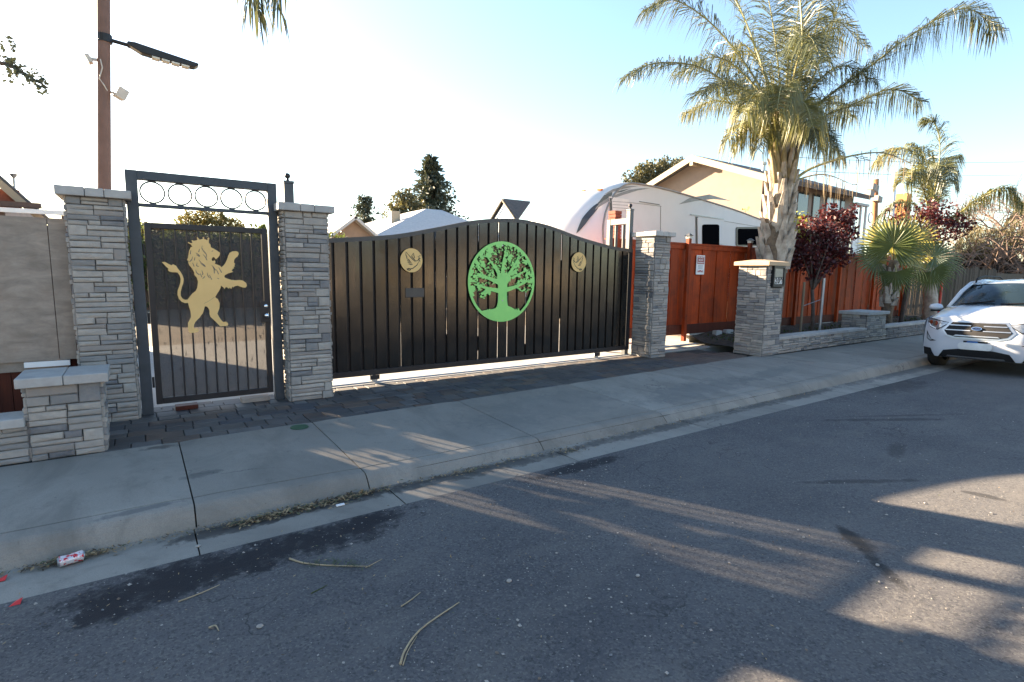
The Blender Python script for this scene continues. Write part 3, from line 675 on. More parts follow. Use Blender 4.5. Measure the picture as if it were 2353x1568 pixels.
for i in range(n_):
    a = x+i*per
    m = strip(a+.030, a+per-.012, SY-.028, SY-.002)       # proud rib
    m.build('panel', MT['gate_panel'], sg_)
    m = MB(); op = rnd() < .36; zs_ = [zb]; zt_ = top(a+.02)-.045
    while zs_[-1] < zt_-.25: zs_.append(zs_[-1]+U(.12,.5))
    zs_[-1] = zt_
    for q, (z0_, z1_) in enumerate(zip(zs_, zs_[1:])):           # recessed channel; some seams stand open in places
        xr = a+.034+U(0,.002) if op and rnd() < (.75 if z0_ < 1.2 else .4) else a+.06
        m.bb(a-.035, xr, SY+.014+.0004*(q%2), SY+.020, z0_, z1_)
    m.build('channel', bm_, sg_)
m = MB(); P = []
for q in range(60):
    a = sgx0+(sgx1-sgx0)*q/59; P.append((a, top(a)))
for (xa,za),(xb,zb2) in zip(P,P[1:]):
    m.add([(xa,SY-.03,za-.06),(xb,SY-.03,zb2-.06),(xb,SY-.03,zb2),(xa,SY-.03,za),(xa,SY+.03,za-.06),(xb,SY+.03,zb2-.06),(xb,SY+.03,zb2),(xa,SY+.03,za)],
          [(0,1,2,3),(7,6,5,4),(3,2,6,7),(0,4,5,1)])
m.build('top_rail', pm('dark_brown_steel', (.06,.052,.046), (.045,.04,.036), 8, .5), sg_, fixn=True)
barbox('bottom_rail', sgx0,sgx1,SY-.03,SY+.03,.115,.195,bm_,sg_)
barbox('stile', sgx0,sgx0+.05,SY-.028,SY+.028,.196,top(sgx0)-.061,bm_,sg_); barbox('stile', sgx1-.10,sgx1,SY-.028,SY+.028,.196,top(sgx1)-.061,bm_,sg_)
for xx in (2.72,7.05):
    m = MB(); m.tube([(xx,SY-.02,.062),(xx,SY+.02,.062)], .05, 16); rl = m.build('roller', MT['galv'], sg_)
    m = MB(); m.bb(xx-.07,xx+.07,SY-.034,SY-.024,.05,.114); m.build('roller_bracket', bm_, rl)
# small mail slot plate
barbox('slot_plate', 3.20,3.50,SY-.036,SY-.029,1.21,1.345,pm('dark_brown_plate',(.06,.05,.042),None,8,.5),sg_)
# --- green tree disc: drawn as a field, meshed by marching squares, given thickness
EX, EZ, ER, EY = 4.872, 1.437, .648, SY-.062
def emblem():
    G = 230; xs = np.linspace(-1.03,1.03,G); X, Z = np.meshgrid(xs, xs, indexing='ij')
    R_ = np.hypot(X, Z); rs = np.random.RandomState(3)
    def seg(p, q, w0, w1):
        d = np.array(q)-np.array(p); L = (d**2).sum(); t = np.clip(((X-p[0])*d[0]+(Z-p[1])*d[1])/L, 0, 1)
        return (w0+(w1-w0)*t) - np.hypot(X-(p[0]+t*d[0]), Z-(p[1]+t*d[1]))
    f = np.minimum(.93-R_, 1)
    low = np.where(X<0, -.30+.28*np.exp(-((X+.18)/.17)**2)-.10*np.exp(-((X+.52)/.16)**2), -.20+.16*np.exp(-((X-.2)/.2)**2)-.02*np.exp(-((X-.75)/.1)**2))
    low = low + .04*np.sin(23*X)+.03*np.sin(41*X+1)
    f = np.minimum(f, Z-low)
    # dark chips between the leaf clumps
    for k in range(430):
        a = rs.uniform(0,2*np.pi); r = .92*np.sqrt(rs.uniform(.06,1)); x, z = r*np.cos(a), r*np.sin(a)
        if z < -.42 or (abs(x) < .2 and z < .1): continue
        th = np.arctan2(z+.2, x)+rs.normal(0,.75); L = rs.uniform(.03,.10)*(1.15 if r > .5 else .9); W = rs.uniform(.011,.030)
        u = (X-x)*np.cos(th)+(Z-z)*np.sin(th); v = -(X-x)*np.sin(th)+(Z-z)*np.cos(th)
        v = v + .018*np.sin(u*60+k) + .012*np.sin(u*130+2*k); u2 = u+.012*np.sin(v*110+k)
        f = np.minimum(f, (np.hypot(u2/L, v/W)-1)*W)
    for (x,z,a_,b_,th) in ((-.45,-.13,.2,.05,.15),(-.38,.02,.22,.045,-.15),(-.62,.22,.16,.04,-.3),(.35,.02,.2,.07,.45),(.55,-.12,.17,.045,.1),(-.2,.22,.05,.12,.5),(.18,.25,.04,.1,-.5),(.0,.6,.05,.1,.1),(-.3,.42,.1,.03,.7),(.4,.5,.03,.1,-.3),(.55,.28,.12,.04,.5)):
        u = (X-x)*np.cos(th)+(Z-z)*np.sin(th); v = -(X-x)*np.sin(th)+(Z-z)*np.cos(th)+.02*np.sin(u*40)+.012*np.sin(u*90)
        f = np.minimum(f, (np.hypot(u/a_, v/b_)-1)*b_)
    br = [((0,-.05),(-.32,.06),.07,.045),((-.32,.06),(-.72,.18),.045,.02),((-.1,-.22),(-.4,-.17),.06,.04),((-.4,-.17),(-.8,-.06),.04,.018),((-.4,-.17),(-.62,-.28),.028,.012),((0,.05),(-.2,.32),.06,.035),((-.2,.32),(-.45,.6),.035,.015),((0,.1),(.02,.5),.07,.03),((.02,.5),(.1,.85),.03,.012),((.05,0),(.28,.3),.07,.04),((.28,.3),(.5,.65),.04,.015),((.1,-.2),(.42,-.12),.06,.04),((.42,-.12),(.82,.05),.04,.016),((.42,-.12),(.6,-.24),.022,.012),((.6,-.24),(.68,-.2),.012,.03),((.3,.1),(.62,.25),.03,.015),((-.5,.1),(-.78,.38),.022,.01)]
    for p,q,a,b in br: f = np.maximum(f, seg(p,q,a,b))
    w = .125+.2*np.exp(-(Z+.74)/.09)+.03*np.exp((Z-.1)/.2); tr = np.minimum(np.minimum(w-np.abs(X-.005), Z+.9), .2-Z)
    f = np.maximum(f, np.minimum(tr, .9-R_))
    gr = (-.74+.14*np.exp(-(X/.4)**2)+.02*np.sin(X*9)) - Z
    for gx in (-.43,-.40,-.36,-.46,.47,.5,.53): gr = np.maximum(gr, seg((gx,-.76),(gx+rs.normal(0,.03),-.66),.02,.002))
    f = np.maximum(f, np.minimum(gr, .99-R_))
    f = np.maximum(f, .033-np.abs(R_-.962))
    f = f-1e-4*(f == 0)
    m = MB(); cache = {}
    hh = (xs[1]-xs[0])
    def vert(key, x, z):
        if key not in cache:
            cache[key] = len(m.v); m.v.append((EX+x*ER, EY, EZ+z*ER)); m.v.append((EX+x*ER, EY+.006, EZ+z*ER))
        return cache[key]
    ins = f > 0
    for i in range(G-1):
        for j in range(G-1):
            c = [(i,j),(i+1,j),(i+1,j+1),(i,j+1)]; k = [ins[a] for a in c]
            if not any(k): continue
            poly = []; cross = []
            for q in range(4):
                a, b = c[q], c[(q+1)%4]
                if ins[a]: poly.append(vert(a, xs[a[0]], xs[a[1]]))
                if ins[a] != ins[b]:
                    t = f[a]/(f[a]-f[b]); key = (min(a,b), max(a,b))
                    v = vert(key, xs[a[0]]+(xs[b[0]]-xs[a[0]])*t, xs[a[1]]+(xs[b[1]]-xs[a[1]])*t); poly.append(v); cross.append(v)
            if len(poly) > 2: m.f.append(tuple(poly)); m.m.append(0)
            for q in range(0, len(cross)-1, 2): m.f.append((cross[q], cross[q+1], cross[q+1]+1, cross[q]+1)); m.m.append(0)
    return m.build('tree_disc', MT['green'], sg_, label='round green sheet metal tree cut-out', fixn=False)
emblem()
m = MB(); m.tube([(EX,EY-.004,EZ-.3),(EX,SY-.02,EZ-.3)], .012, 10); m.tube([(EX,EY+.008,EZ+.58),(EX,SY-.02,EZ+.58)], .012, 8); m.build('tree_disc_bolt', MT['galv'], sg_)
DOVE = [[(1400,1020),(1440,1065),(1470,1095),(1495,1115)],[(1402,1020),(1400,1050),(1412,1075),(1405,1080)],[(1405,1085),(1425,1095),(1440,1108)],[(1410,1100),(1425,1112),(1450,1118)],[(1415,1120),(1432,1130),(1458,1130)],[(1425,1140),(1445,1146),(1468,1142)],[(1478,1028),(1458,1062),(1478,1085),(1500,1108)],[(1478,1030),(1482,1060),(1490,1080)],[(1500,1112),(1525,1098),(1548,1080)],[(1535,1108),(1512,1150),(1470,1185),(1410,1196)],[(1405,1193),(1425,1186),(1450,1192)],[(1412,1200),(1435,1205),(1450,1196)],[(1522,1058),(1535,1072),(1530,1095),(1545,1112)],[(1535,1060),(1548,1052)]]
for k, (cx_, cz, r, flip) in enumerate(((3.287,1.745,.172,1),(6.497,1.788,.172,-1))):
    m = MB(); y0 = SY-.062; n = 48
    m.prism([(cx_+r*math.cos(2*math.pi*j/n), cz+r*math.sin(2*math.pi*j/n)) for j in range(n)], lambda p: (p[0],y0+.005,p[1]), lambda p: (p[0],y0,p[1]))
    d = m.build('dove_disc', MT['gold'], sg_, label=('tan disc with dove left of the green tree','tan disc with dove right of the green tree')[k])
    m = MB()
    for st in DOVE:
        c = [Vector((cx_+flip*(a-1457)/112*r, cz-(b-1104)/121*r)) for a,b in st]; kk = len(c)
        for i in range(kk-1):
            a, b = c[i], c[i+1]; dd = (b-a).normalized(); nn = Vector((-dd.y,dd.x)); wa = .0055*math.sin(math.pi*(i+.3)/kk)+.001; wb = .0055*math.sin(math.pi*(i+1.15)/(kk+.2))+.0005
            m.add([(a.x+nn.x*wa,y0-.0012,a.y+nn.y*wa),(a.x-nn.x*wa,y0-.0012,a.y-nn.y*wa),(b.x-nn.x*wb,y0-.0012,b.y-nn.y*wb),(b.x+nn.x*wb,y0-.0012,b.y+nn.y*wb)], [(0,1,2,3)])
    m.build('dove_cut', MT['black_metal'], d)
    m = MB(); m.tube([(cx_-.05,y0+.006,cz),(cx_-.05,SY-.02,cz)], .01, 8); m.tube([(cx_+.05,y0+.006,cz),(cx_+.05,SY-.02,cz)], .01, 8); m.build('standoff', bm_, d)
# ground track of the sliding gate
tr = empty('gate_track', (4.9,SY,0), 'light steel ground track under the sliding gate', 'track')
m = MB(); m.bb(1.74,11.0,SY-.075,SY+.075,-.02,.006); m.build('track_plate', MT['yardcon'], tr)
m = MB(); m.tube([(1.74,SY,.010),(7.9,SY,.010)], .012, 8); m.tube([(8.5,SY+.22,.03),(10.9,SY+.30,.03)], .022, 8); m.build('track_rail', MT['galv'], tr)
# guide frame and finial posts
def finial(parent, x, y, z, r, mat):
    m = MB(); m.lathe((x,y,z), [(r*.9,0),(r*.5,.012),(r*.45,.03)]+[(max(.001,r*math.sin(math.pi*q/8)), .03+r-r*math.cos(math.pi*q/8)+0.0) for q in range(1,9)], 14)
    m.build('ball_finial', mat, parent, smooth=True)
fp = empty('steel_post', (1.66,7.42,0), 'grey square steel post with ball finial behind the middle pillar', 'post')
barbox('shaft',1.60,1.715,7.36,7.475,0,2.665,MT['grey_metal'],fp); barbox('post_cap',1.593,1.722,7.353,7.482,2.667,2.70,MT['grey_metal'],fp); finial(fp,1.6575,7.4175,2.70,.036,MT['black_metal'])
gf = empty('guide_frame', (7.75,7.5,0), 'grey steel guide frame with ball finial at the right pillar', 'post')
barbox('post',7.86,7.955,7.40,7.495,0,2.80,MT['post_metal'],gf); barbox('post',7.86,7.955,7.93,8.02,0,2.66,MT['post_metal'],gf)
barbox('crossbar',7.865,7.95,7.497,7.928,2.55,2.66,MT['post_metal'],gf); barbox('crossbar',7.865,7.95,7.497,7.928,1.9,1.97,MT['post_metal'],gf)
for yy in (7.60,7.80):
    m = MB(); m.tube([(7.91,yy,1.972),(7.91,yy,2.54)], .03, 12); m.build('guide_roller', MT['post_metal'], gf)
barbox('post_cap',7.853,7.962,7.393,7.502,2.802,2.83,MT['post_metal'],gf); finial(gf,7.9075,7.4475,2.83,.036,MT['black_metal'])
# ================================================================ BACKGROUND BUILDINGS
MT['stucco'] = pm('pale_pink_stucco', (.245,.185,.145), (.22,.165,.13), 3, .9, 0, .4, .006, 60)
MT['brownwall'] = pm('brown_plaster', (.30,.245,.21), (.25,.205,.175), 3, .85, 0, .2, .004, 40)
MT['fascia'] = pm('cream_fascia', (.34,.275,.19), (.30,.245,.17), 4, .7, 0, .1)
MT['shingle'] = pm('dark_shingles', (.11,.10,.095), (.06,.056,.053), 8, .9, 0, .6, .02, 25)
MT['lightroof'] = pm('pale_roof_shingles', (.50,.48,.46), (.40,.39,.38), 6, .85, 0, .4, .02, 25)
MT['trim'] = pm('dark_brown_trim', (.10,.06,.045), (.07,.045,.035), 6, .7)
MT['brick'] = pm('red_brick', (.22,.07,.04), (.16,.05,.03), 7, .9, 0, .4)
def glass_mat(name, c=(.03,.04,.05), rough=.06):
    N = NT(name); N.color(c); N.rough(rough); N.b.inputs['Specular IOR Level'].default_value = .8; return N.mat
MT['glass'] = glass_mat('window_glass')
MT['rvglass'] = glass_mat('tinted_trailer_glass', (.004,.0045,.006), .3); MT['rvglass'].node_tree.nodes['Principled BSDF'].inputs['Specular IOR Level'].default_value = 0.0
MT['paleglass'] = glass_mat('curtained_glass', (.42,.46,.52), .15)
# --- two-storey house at right
HX, HY0, HY1, HEZ, HXE = 21.9, 12.95, 20.8, 5.75, 31.3
rid = 16.87; rz = 7.2
h = empty('two_storey_house', (26.5,17,0), 'two storey house with pale stucco gable and brown windowed side behind the palm', 'house')
wx = HX+.55; wy = HY0+.6; wy1 = HY1-.6
m = MB(); slope0 = (rz-HEZ)/(rid-HY0); slope1 = (rz-HEZ)/(HY1-rid); zz = lambda y: HEZ-.16 + min((y-HY0)*slope0, (HY1-y)*slope1)
m.add([(wx,wy,-.1),(wx,wy1,-.1),(wx,wy1,zz(wy1)),(wx,rid,zz(rid)),(wx,wy,zz(wy))], [(0,1,2,3,4)]); m.build('gable_wall', MT['stucco'], h)
m = MB(); m.bb(wx+.01,HXE-.4,wy,wy1,-.1,zz(wy)); m.build('side_wall', MT['brownwall'], h)
def slab(pts, t, name, mat, parent):
    m = MB(); a = [Vector(p) for p in pts]; nrm = (a[1]-a[0]).cross(a[2]-a[0]).normalized()
    if nrm.z < 0: nrm = -nrm
    k = len(a); m.add([p for p in a]+[p-nrm*t for p in a], [tuple(range(k)), tuple(range(2*k-1,k-1,-1))]+[(i,(i+1)%k,(i+1)%k+k,i+k) for i in range(k)])
    return m.build(name, mat, parent)
rf1 = slab([(HX,HY0,HEZ),(HXE,HY0,HEZ),(HXE,rid,rz),(HX,rid,rz)], .12, 'roof', MT['shingle'], h); slab([(HX,HY1,HEZ),(HXE,HY1,HEZ),(HXE,rid+.002,rz),(HX,rid+.002,rz)], .12, 'roof', MT['shingle'], h)
for a, b in (((HY0,HEZ),(rid,rz)),((HY1,HEZ),(rid,rz))):
    m = MB(); x0, x1 = HX-.035, HX-.003
    m.add([(x0,a[0],a[1]-.30),(x0,b[0],b[1]-.30),(x0,b[0],b[1]-.02),(x0,a[0],a[1]-.02),(x1,a[0],a[1]-.30),(x1,b[0],b[1]-.30),(x1,b[0],b[1]-.02),(x1,a[0],a[1]-.02)],
          [(0,1,2,3),(7,6,5,4),(0,4,5,1),(3,2,6,7),(0,3,7,4),(1,5,6,2)]); m.build('rake_board', MT['fascia'], h)
m = MB(); m.bb(HX,HXE,HY0-.03,HY0-.003,HEZ-.22,HEZ-.01); m.build('eave_board', MT['trim'], h)
m = MB(); m.bb(HX-.02,wx,rid-.09,rid+.09,rz-.50,rz-.30); m.build('ridge_beam', MT['fascia'], h)
for x in (wx+.05,wx+.62,wx+.95):
    m = MB(); m.bb(x,x+.16,wy-.06,wy-.01,-.1,zz(wy)-.02); m.build('corner_board', MT['trim'], h)
m = MB(); m.tube([(wx+.42,wy-.07,0),(wx+.42,wy-.07,5.5)], .05, 8); m.build('downpipe', MT['fascia'], h)
for (x0,x1,z0,z1,mm) in ((24.6,25.3,4.35,5.5,'paleglass'),(25.3,26.3,4.35,5.5,'glass'),(26.7,27.4,4.35,5.5,'glass'),(28.0,28.7,4.3,5.5,'paleglass'),(28.7,29.4,4.3,5.5,'paleglass'),(29.45,29.9,4.3,5.5,'glass'),(24.8,26.3,1.2,2.4,'glass'),(28,29.6,1.2,2.4,'glass')):
    m = MB(); m.bb(x0,x1,wy-.04,wy-.005,z0,z1); w = m.build('window', MT['trim'], h)
    m = MB(); m.bb(x0+.06,x1-.06,wy-.052,wy-.042,z0+.06,z1-.06); m.build('pane', MT[mm], w)
    m = MB(); m.bb(x0-.05,x1+.05,wy-.10,wy-.042,z0-.06,z0-.002); m.build('sill', MT['fascia'], w)
bc = empty('balcony', (31.9,wy,2.7)); attach(bc, h); WM[bc.name] = Matrix.Translation(Vector((31.9,wy,2.7)))
m = MB(); m.bb(HXE-.35,HXE+1.0,wy-.1,wy+2.2,2.55,2.7); m.build('deck', MT['white'], bc)
for x in (HXE-.35,HXE+.3,HXE+.9):
    m = MB(); m.bb(x,x+.1,wy-.12,wy-.02,-.1,5.3); m.build('post', MT['white'], bc)
m = MB(); m.bb(HXE-.25,HXE+.9,wy-.08,wy-.05,2.75,3.65); m.build('railing_panel', MT['white'], bc)
m = MB(); m.bb(HXE-.4,HXE+1.05,wy-.18,wy+2.2,5.3,5.42); m.build('awning', MT['lightroof'], bc)
m = MB(); m.bb(HXE-.36,HXE-.30,wy+.1,wy+2.0,-.1,5.3); m.build('back_wall', MT['brownwall'], bc)
m = MB(); m.lathe((25.5,15.4,6.4),[(.09,0),(.09,.55),(.14,.56),(.14,.66),(0,.7)],10); m.build('roof_vent', MT['galv'], h)
def smooth_pairs(p):
    return [(v.x,v.y) for v in smooth_curve([(a,b,0) for a,b in p], 40)]
# --- fifth-wheel trailer, turned a little away from the street
RA = rad(11); ru = Vector((math.cos(RA),math.sin(RA),0)); rn = Vector((-math.sin(RA),math.cos(RA),0)); RO = Vector((9.80,10.1,0))
RVP = lambda u, w, z: RO + ru*u + rn*w + Vector((0,0,z))
rv = empty('travel_trailer', RVP(4.5,1.2,0), 'white fifth wheel travel trailer with dark swooshes parked behind the gate', 'trailer')
MT['rvwhite'] = pm('white_fibreglass', (.64,.65,.67), (.60,.61,.63), 2, .5, 0, .03, .004, 4)
prof = [(0.55,1.55),(.05,2.2),(-.05,2.6),(-.02,2.95),(.10,3.25),(.32,3.53),(.62,3.77),(.98,3.93),(1.5,4.0),(2.6,4.03),(4.2,4.01),(6.0,3.96),(8.2,3.88),(10.6,3.74),(10.75,3.5),(10.75,.7),(2.6,.7),(2.4,1.55)]
m = MB(); nw = 25; k = len(prof)
for i in range(nw):
    th = math.pi*i/(nw-1); w_ = 1.225*(1-math.cos(th)); s = math.sin(th)
    for (u,z) in prof:
        fwd = max(0, min(1, (1.9-u)/1.9)) if z > 1.5 else 0
        m.v.append(tuple(RVP(u-.66*s*fwd, w_, z+(.07*s if z > 3.5 else 0))))
for i in range(nw-1):
    for j in range(k):
        a, b = i*k+j, i*k+(j+1)%k; m.f.append((a,b,b+k,a+k)); m.m.append(0)
m.f += [tuple(range(k-1,-1,-1)), tuple((nw-1)*k+j for j in range(k))]; m.m += [0,0]
body = m.build('body', MT['rvwhite'], rv, smooth=True, angle=38)
def on_rv(x, y, off=.006):
    p = atPlane(x, y, RO-rn*off, rn); return p
def rvpoly(name, pts, mat, parent, off=.006, th=.004):
    P = [on_rv(*p, off=off+th) for p in pts]; Q = [on_rv(*p, off=off) for p in pts]
    uv = [((p-RO).dot(ru), p.z) for p in P]
    Pm = {q: i for i, q in enumerate(uv)}
    m = MB(); m.prism(uv, lambda q: RVP(q[0], -off, q[1]), lambda q: RVP(q[0], -off-th, q[1])); return m.build(name, mat, parent)
zz2 = lambda x, y: (1225.5+x*.1302, 383+y*.1302)
dk = pm('charcoal_decal', (.055,.065,.075), None, 4, .35); gy = pm('grey_decal', (.22,.22,.23), None, 4, .35)
rvpoly('decal', [zz2(*p) for p in ((1400,440),(1250,505),(1160,620),(1120,665),(1250,600),(1390,510))], dk, body)
rvpoly('decal', [zz2(*p) for p in ((1250,490),(1400,400),(1600,350),(1850,345),(1700,372),(1500,415),(1340,470))], gy, body)
rvpoly('decal', [zz2(*p) for p in ((1420,470),(1560,420),(1720,385),(1560,450))], dk, body)
rvpoly('decal', [zz2(*p) for p in ((1090,760),(1250,660),(1420,560),(1620,490),(1850,420),(2060,385),(1900,385),(1700,410),(1500,480),(1320,560),(1170,650))], gy, body)
rvpoly('decal', [(1560,470),(1585,455),(1630,447),(1680,462),(1640,458),(1600,462)], gy, body)
swo = MB()   # swoosh on the nose cap
NP = lambda t, zt: None
m = MB(); pts_l = [(.13,2.45),(.16,2.75),(.24,3.05),(.38,3.33),(.55,3.55)]; pts_r = [(.13,2.45),(.20,2.70),(.30,2.98),(.46,3.25),(.62,3.48)]
def nose(w, z):   # nose surface at cross position w (0..2.45)
    s = math.sqrt(max(0,1-(w/1.225-1)**2)); us = [p[0] for p in prof[1:9]]; zs = [p[1] for p in prof[1:9]]
    u = interp(zs, us, z); fwd = max(0, min(1, (1.9-u)/1.9)); return RVP(u-.66*s*fwd-.02, w-.015, z)
for q in range(14):
    row = []
    for t in (q/14, (q+1)/14):
        z = 2.58+.86*t; wc_ = .44-.37*t**.85; hw_ = .075*math.sin(math.pi*t)**.7+.002; row.append((nose(max(.02,wc_-hw_),z), nose(wc_+hw_,z)))
    m.add([row[0][0],row[0][1],row[1][1],row[1][0]], [(0,1,2,3)])
m.build('nose_decal', dk, body)
edge = [(u,z) for u,z in prof if z > 2.1 and u < 10.7]
m = MB(); m.tube([RVP(u,-.01,z) for u,z in smooth_pairs(edge)], .026, 6); m.build('roof_edge_trim', pm('grey_edge_trim',(.30,.29,.27),None,5,.5), body, smooth=True)
dframe = pm('dark_door_frame', (.03,.032,.036), None, 4, .4)
d = rvpoly('entry_door', [(1603,501),(1664,506),(1665,562),(1604,562)], MT['rvwhite'], body, .006, .03)
rvpoly('door_gap', [(1599,498),(1604,499),(1605,562),(1600,562)], dframe, d, .007, .012)
def rounded(x0,y0,x1,y1,r=5,n=4):
    out = []
    for (cx_,cy_,a0) in ((x1-r,y0+r,-90),(x1-r,y1-r,0),(x0+r,y1-r,90),(x0+r,y0+r,180)):
        for q in range(n+1): a = rad(a0+90*q/n); out.append((cx_+r*math.cos(a), cy_+r*math.sin(a)))
    return out
rvpoly('door_window', rounded(1614,516,1653,580), MT['rvglass'], d, .04, .01)
w = rvpoly('window', rounded(1692,522,1747,566,4), dframe, body, .008, .02)
rvpoly('pane', rounded(1696,526,1743,563,3), MT['rvglass'], w, .03, .006)
rvpoly('grab_rail', [(1588,492),(1664,503),(1664,505),(1588,494)], MT['galv'], body, .03, .02)
sw_ = rvpoly('slide_window', [(1400,452),(1446,459),(1446,484),(1402,484)], MT['white'], body, .006, .02)
rvpoly('window_gap', [(1401,455),(1406,456),(1407,484),(1402,484)], dframe, sw_, .027, .004)
for q in range(3): rvpoly('slide_line', [(1408,463+q*7),(1446,465+q*7),(1446,466+q*7),(1408,464+q*7)], gy, sw_, .027, .004)
rvpoly('panel_seam', [(1446,465),(1520,474),(1520,475),(1446,466)], gy, body)
rvpoly('panel_seam', [(1518,474),(1519,474),(1518,560),(1517,560)], gy, body)
rvpoly('panel_seam', [(1664,508),(1760,524),(1760,525),(1664,509)], gy, body)
rvpoly('awning_arm', [(1470,463),(1516,470),(1516,471),(1470,464)], MT['post_metal'], body, .006, .02)
m = MB()
for q in range(5): m.box(tuple(nose(.5+q*.35, 3.86)+Vector((-.02,0,.02))), (.08,.05,.04))
for q in range(1): pass
lampm = pm('amber_marker', (.75,.16,.02), None, 5, .3)
for q in range(3):
    m = MB(); m.box(tuple(nose(.30+q*.42, 3.70)+Vector((-.02,0,.015))), (.10,.12,.04), rz=RA); m.build('marker_lamp', lampm, body)
m = MB(); m.box(tuple(RVP(6.0,1.3,4.10)), (1.0,.8,.16), rz=RA); m.build('roof_unit', MT['rvwhite'], rv)
for u in (5.6,6.6):
    m = MB(); c = RVP(u,.12,.36); m.tube([tuple(c-rn*.02),tuple(c+rn*.22)], .36, 20); m.build('wheel', MT['black_metal'], rv)
    m = MB(); c = RVP(u,2.2,.36); m.tube([tuple(c-rn*.02),tuple(c+rn*.22)], .36, 20); m.build('wheel', MT['black_metal'], rv)
m = MB(); m.tube([tuple(RVP(1.6,1.2,0)),tuple(RVP(1.6,1.2,1.6))], .08, 10); m.build('landing_leg', MT['galv'], rv)
# brick gate pier seen through the guide frame
bc_ = atY(1421,490,9.0); bzt = atY(1421,484,9.0).z
bp_ = empty('brick_pier', (bc_.x,9.1,0), 'slim red brick pier topped just above the grey guide frame', 'pillar')
nb_ = int(bzt/.078)
for k in range(nb_):
    m = MB(); m.bb(bc_.x-.10+.01*(k%2),bc_.x+.11,9.0,9.22,bzt-(k+1)*.078,bzt-k*.078-.010); m.build('brick', MT['brick'], bp_)
m = MB(); m.bb(bc_.x-.08,bc_.x+.09,9.02,9.2,-.05,bzt-.02); m.build('core', MT['mortar'], bp_)
# --- low house with bright hipped roof seen over the gate
h = empty('low_house', (14,34,0), 'low house with pale hip roof seen over the left half of the black gate', 'house')
m = MB(); m.bb(11.8,21.0,30.6,40,-.1,3.4); m.build('wall', MT['stucco'], h)
A_, B_, C_, D_ = (11.3,30,3.55),(21.6,30,3.55),(21.6,41,3.55),(9.6,41,3.55); R1, R2, R3 = (16.4,34.0,5.75),(17.6,34.0,5.75),(16.4,37,5.75)
slab([A_,B_,R2,R1], .15, 'roof', MT['lightroof'], h); slab([A_,R1,R3,D_], .15, 'roof', MT['lightroof'], h); slab([B_,C_,R3,R2], .15, 'roof', MT['lightroof'], h)
gx, gz, gw = 9.4, 4.32, 1.2
slab([(gx-gw-.15,27.6,gz-1.05),(gx,27.6,gz),(gx,35,gz),(gx-gw-.15,35,gz-1.05)], .14, 'gable_roof', MT['lightroof'], h); slab([(gx+gw+.15,27.6,gz-1.05),(gx+.003,27.6,gz),(gx+.003,35,gz),(gx+gw+.15,35,gz-1.05)], .14, 'gable_roof', MT['lightroof'], h)
m = MB(); m.add([(gx-gw,28.1,-.1),(gx+gw,28.1,-.1),(gx+gw,28.1,gz-1.1),(gx,28.1,gz-.18),(gx-gw,28.1,gz-1.1)], [(0,1,2,3,4)]); m.build('gable_wall', pm('warm_brown_siding',(.30,.20,.14),(.25,.17,.12),4,.8), h)
for xx in (gx-gw, gx+gw-.1):
    m = MB(); m.bb(xx,xx+.1,28.11,34,-.1,gz-1.2); m.build('gable_side', MT['stucco'], h)
m = MB(); m.bb(13.6,14.2,33.2,33.8,4.2,5.35); m.build('chimney', MT['fascia'], h)
for x in (13.3,15.6,18.0):
    m = MB(); m.bb(x,x+1.1,30.54,30.59,1.2,2.5); w = m.build('window', MT['white'], h); m = MB(); m.bb(x+.08,x+1.02,30.52,30.535,1.28,2.42); m.build('pane', MT['glass'], w)
# --- house with dark gable over the gate centre
h = empty('gable_house', (21.5,32,0), 'house with small dark shingled gable peeking over the centre of the black gate', 'house')
P0, P1 = atX(1155,458,19.95), atY(1218,463,30.0); P1.z = P0.z; E0, E1 = atX(1188,507,19.95), atX(1127,505,19.95)
zc_ = min(E0.z,E1.z)-.1
def wedge(name, a_, b_, c_, mat):
    m = MB(); n_ = (b_-a_).cross(c_-a_).normalized()*.06; m.add([a_,b_,c_,a_-n_,b_-n_,c_-n_], [(0,1,2),(5,4,3),(0,3,4,1),(1,4,5,2),(2,5,3,0)]); return m.build(name, mat, h)
wedge('gable_roof', P0, P1, E0, MT['shingle']); wedge('gable_roof', P0, E1, P1, MT['shingle']); wedge('gable_roof', P1, E1, E0, MT['shingle'])
m = MB(); m.tube([P0+Vector((-.05,0,-.05)),E1+Vector((-.05,0,-.05))], .05, 6); m.build('rake_board', MT['fascia'], h)
m = MB(); m.tube([P0+Vector((-.05,0,-.05)),E0+Vector((-.05,0,-.05))], .05, 6); m.build('rake_board', MT['fascia'], h)
m = MB(); xw = P0.x+.12; q = .14
m.add([(xw,E1.y-q,-.1),(xw,E0.y+q,-.1),(xw,E0.y+q,E0.z-.05),(xw,P0.y,P0.z-.22),(xw,E1.y-q,E1.z-.05),(xw+.2,E1.y-q,-.1),(xw+.2,E0.y+q,-.1),(xw+.2,E0.y+q,E0.z-.05),(xw+.2,P0.y,P0.z-.25),(xw+.2,E1.y-q,E1.z-.05)], [(0,1,2,3,4),(9,8,7,6,5),(0,5,6,1),(1,6,7,2),(4,9,5,0)]); m.build('gable_wall', MT['white'], h)
m = MB(); m.bb(xw+.21,xw+6,E0.y+.2,E1.y-.2,-.1,zc_-1.0); m.build('wall', MT['white'], h)
slab([(xw+.2,E0.y-.3,zc_-1.0),(xw+6.4,E0.y-.3,zc_-1.0),(xw+6.4,E1.y+.3,zc_-.7),(xw+.2,E1.y+.3,zc_-.7)], .12, 'roof', MT['lightroof'], h)
